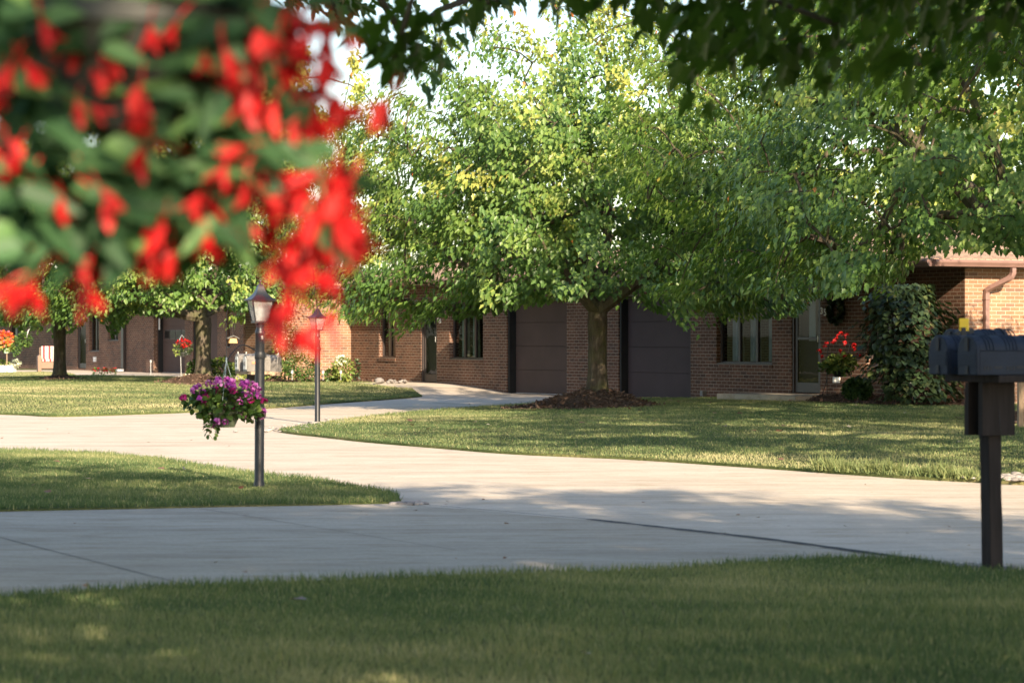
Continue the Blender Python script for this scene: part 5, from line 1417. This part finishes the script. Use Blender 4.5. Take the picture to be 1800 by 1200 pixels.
sh = empty('shepherd_hook', (x, y, 0), 0, 'thin pale shepherd hook before the panelled garage door', 'plant hook')
MB().tube([(0.03, 0, 0), (0, 0, 0.9), (-.02, 0, 1.2), (.05, 0, 1.32), (.13, 0, 1.22)], 0.012, 5).build('pole', M['silver'], sh)
hb = empty('hanging_flower_basket', (x + 0.1, y - .02, 0), 0, 'dark basket of red flowers hanging before the panelled garage door', 'flower basket')
pot('pot', M['potdark'], hb, 0.08, 0.13, 0.62, 0.76)
bush('foliage', np.random.default_rng(91), 260, (0.05, 0, 0.88), (0.27, 0.2, 0.18), 0.08, M['leafvine'], hb, 'oval'); bush('foliage', np.random.default_rng(92), 70, (-0.2, -.05, 0.85), (0.12, 0.1, 0.18), 0.07, M['leafyellow'], hb, 'oval')
bush('flower', np.random.default_rng(93), 90, (0, -0.05, 1.04), (0.26, 0.15, 0.12), 0.07, M['red'], hb, 'round')
MB().tube([(.03, 0, 1.24), (.0, 0, 1.0)], 0.008, 5).build('hanging_wire', M['blackdark'], hb)
# wooden bell feeder on a pole
x, y = at(409, 66)
bfp = empty('shepherd_hook', (x, y, lawnB.Z(x, y)), 0, 'tall dark pole holding the wooden bird feeder', 'plant hook')
MB().tube([(-0.14, 0, 0), (-0.14, 0, 1.7), (-0.08, 0, 1.85), (0, 0, 1.82)], 0.010, 6).build('pole', M['blackdark'], bfp)
bf_ = empty('bird_feeder', (x, y, ZP(603, 66)), R(20), 'small pine bird feeder with slate roof hanging left of the near lantern', 'bird feeder')
mb = MB(); mb.prism([(-0.10, 0), (0.10, 0), (0.075, 0.11), (-0.075, 0.11)], -0.07, 0.07); mb.build('body', M['woodbell'], bf_, bevel=.004)
mb = MB(); mb.prism([(-0.14, 0.10), (0.0, 0.165), (0.14, 0.10), (0.14, 0.113), (0.0, 0.18), (-0.14, 0.113)], -0.09, 0.09); mb.build('roof', M['mgrey'], bf_)
MB().tube([(0, 0, 0.17), (0, 0, 0.55)], 0.003, 5).build('hanging_wire', M['blackdark'], bf_)
# tan stake behind the mailboxes
x, y = at(1794, 37.5)
st = empty('wooden_stake', (x, y, 0.05), R(10), 'tan wooden stake in the mulch behind the near mailboxes', 'stake')
MB().box(-0.035, 0.035, -0.035, 0.035, -0.05, 0.68).build('post', M['woodtan'], st, bevel=.004); MB().box(-0.045, 0.045, -0.045, 0.045, 0.681, 0.70).build('cap', M['woodtan'], st, bevel=.004)
# fallen leaves on lawns
for (L_, n, lab, seed, lim) in ((lawnD, 130, 'scattered dry leaves on the wide lawn', 95, (26, 56)), (lawnI, 22, 'few dry leaves on the island grass', 96, (21, 33)), (lawnA, 5, 'few dry leaves on the near lawn', 97, (11, 16.5))):
    rng = np.random.default_rng(seed); P = np.array(L_.poly); x = rng.uniform(P[:, 0].min(), P[:, 0].max(), n * 4); y = rng.uniform(lim[0], lim[1], n * 4)
    ok = inside(L_.poly, x, y); x = x[ok][:n]; y = y[ok][:n]; n_ = len(x)
    tip = rng.normal(size=(n_, 3)); tip[:, 2] = 0.1; nr = rng.normal(size=(n_, 3)) * .3; nr[:, 2] = 1
    tag(scatter('fallen_leaves', 'maple', np.stack([x, y, L_.z(x, y) + 0.045], 1), tip, nr, rng.uniform(.05, .1, n_), rng.random(n_), M['dryleaf']), lab, 'leaves', kind='stuff')

rng = np.random.default_rng(98); n_ = 90
y = 15 + 26 * rng.random(n_) ** 1.3; x = rng.uniform(-0.2, 0.2, n_) * y
ok = ~(inside(lawnA.poly, x, y) | inside(lawnI.poly, x, y) | inside(lawnD.poly, x, y) | inside(lawnB.poly, x, y)); x = x[ok]; y = y[ok]; n_ = len(x)
tip = rng.normal(size=(n_, 3)); tip[:, 2] = 0.1; nr = rng.normal(size=(n_, 3)) * .3; nr[:, 2] = 1
tag(scatter('fallen_leaves', 'maple', np.stack([x, y, np.full(n_, 0.004)], 1), tip, nr, rng.uniform(.015, .045, n_), rng.random(n_) * .7, M['dryleaf']), 'tiny dry leaves and specks lying on the concrete', 'leaves', kind='stuff')
# ------------------------------------------------------------------ light, sky, camera
SUN_EL = R(24.0); phi = R(72.0)
sdir = Vector((math.cos(phi) * math.cos(SUN_EL), -math.sin(phi) * math.cos(SUN_EL), math.sin(SUN_EL)))
ld = bpy.data.lights.new('sun', 'SUN'); ld.energy = 5.0; ld.angle = R(0.53); ld.color = (1.0, 0.82, 0.60)
lo = bpy.data.objects.new('sun', ld); COL.objects.link(lo); lo.rotation_euler = sdir.to_track_quat('Z', 'Y').to_euler()
w = bpy.data.worlds.new('World'); sc.world = w; w.use_nodes = True; nt = w.node_tree
sky = nt.nodes.new('ShaderNodeTexSky'); sky.sky_type = 'NISHITA'; sky.sun_disc = False
sky.sun_elevation = SUN_EL; sky.sun_rotation = math.atan2(sdir.x, sdir.y)
sky.air_density = 1.0; sky.dust_density = 1.2; sky.ozone_density = 1.0
bgn = nt.nodes['Background']; bgn.inputs[1].default_value = 0.11
nt.links.new(sky.outputs[0], bgn.inputs[0])
cam = bpy.data.cameras.new('camera'); co = bpy.data.objects.new('camera', cam); COL.objects.link(co); sc.camera = co
co.location = (0, 0, EYE); co.rotation_euler = (math.pi / 2 - math.atan(13 / 5000), 0, 0)
cam.lens = 100; cam.sensor_width = 36; cam.clip_start = 0.1; cam.clip_end = 5000
cam.dof.use_dof = True; cam.dof.focus_distance = 38; cam.dof.aperture_fstop = 4.8
sc.view_settings.view_transform = 'Standard'; sc.view_settings.look = 'None'; sc.view_settings.gamma = 1; sc.view_settings.exposure = 1.45
sc.cycles.use_denoising = True
sc.cycles.max_bounces = 8; sc.cycles.transparent_max_bounces = 12
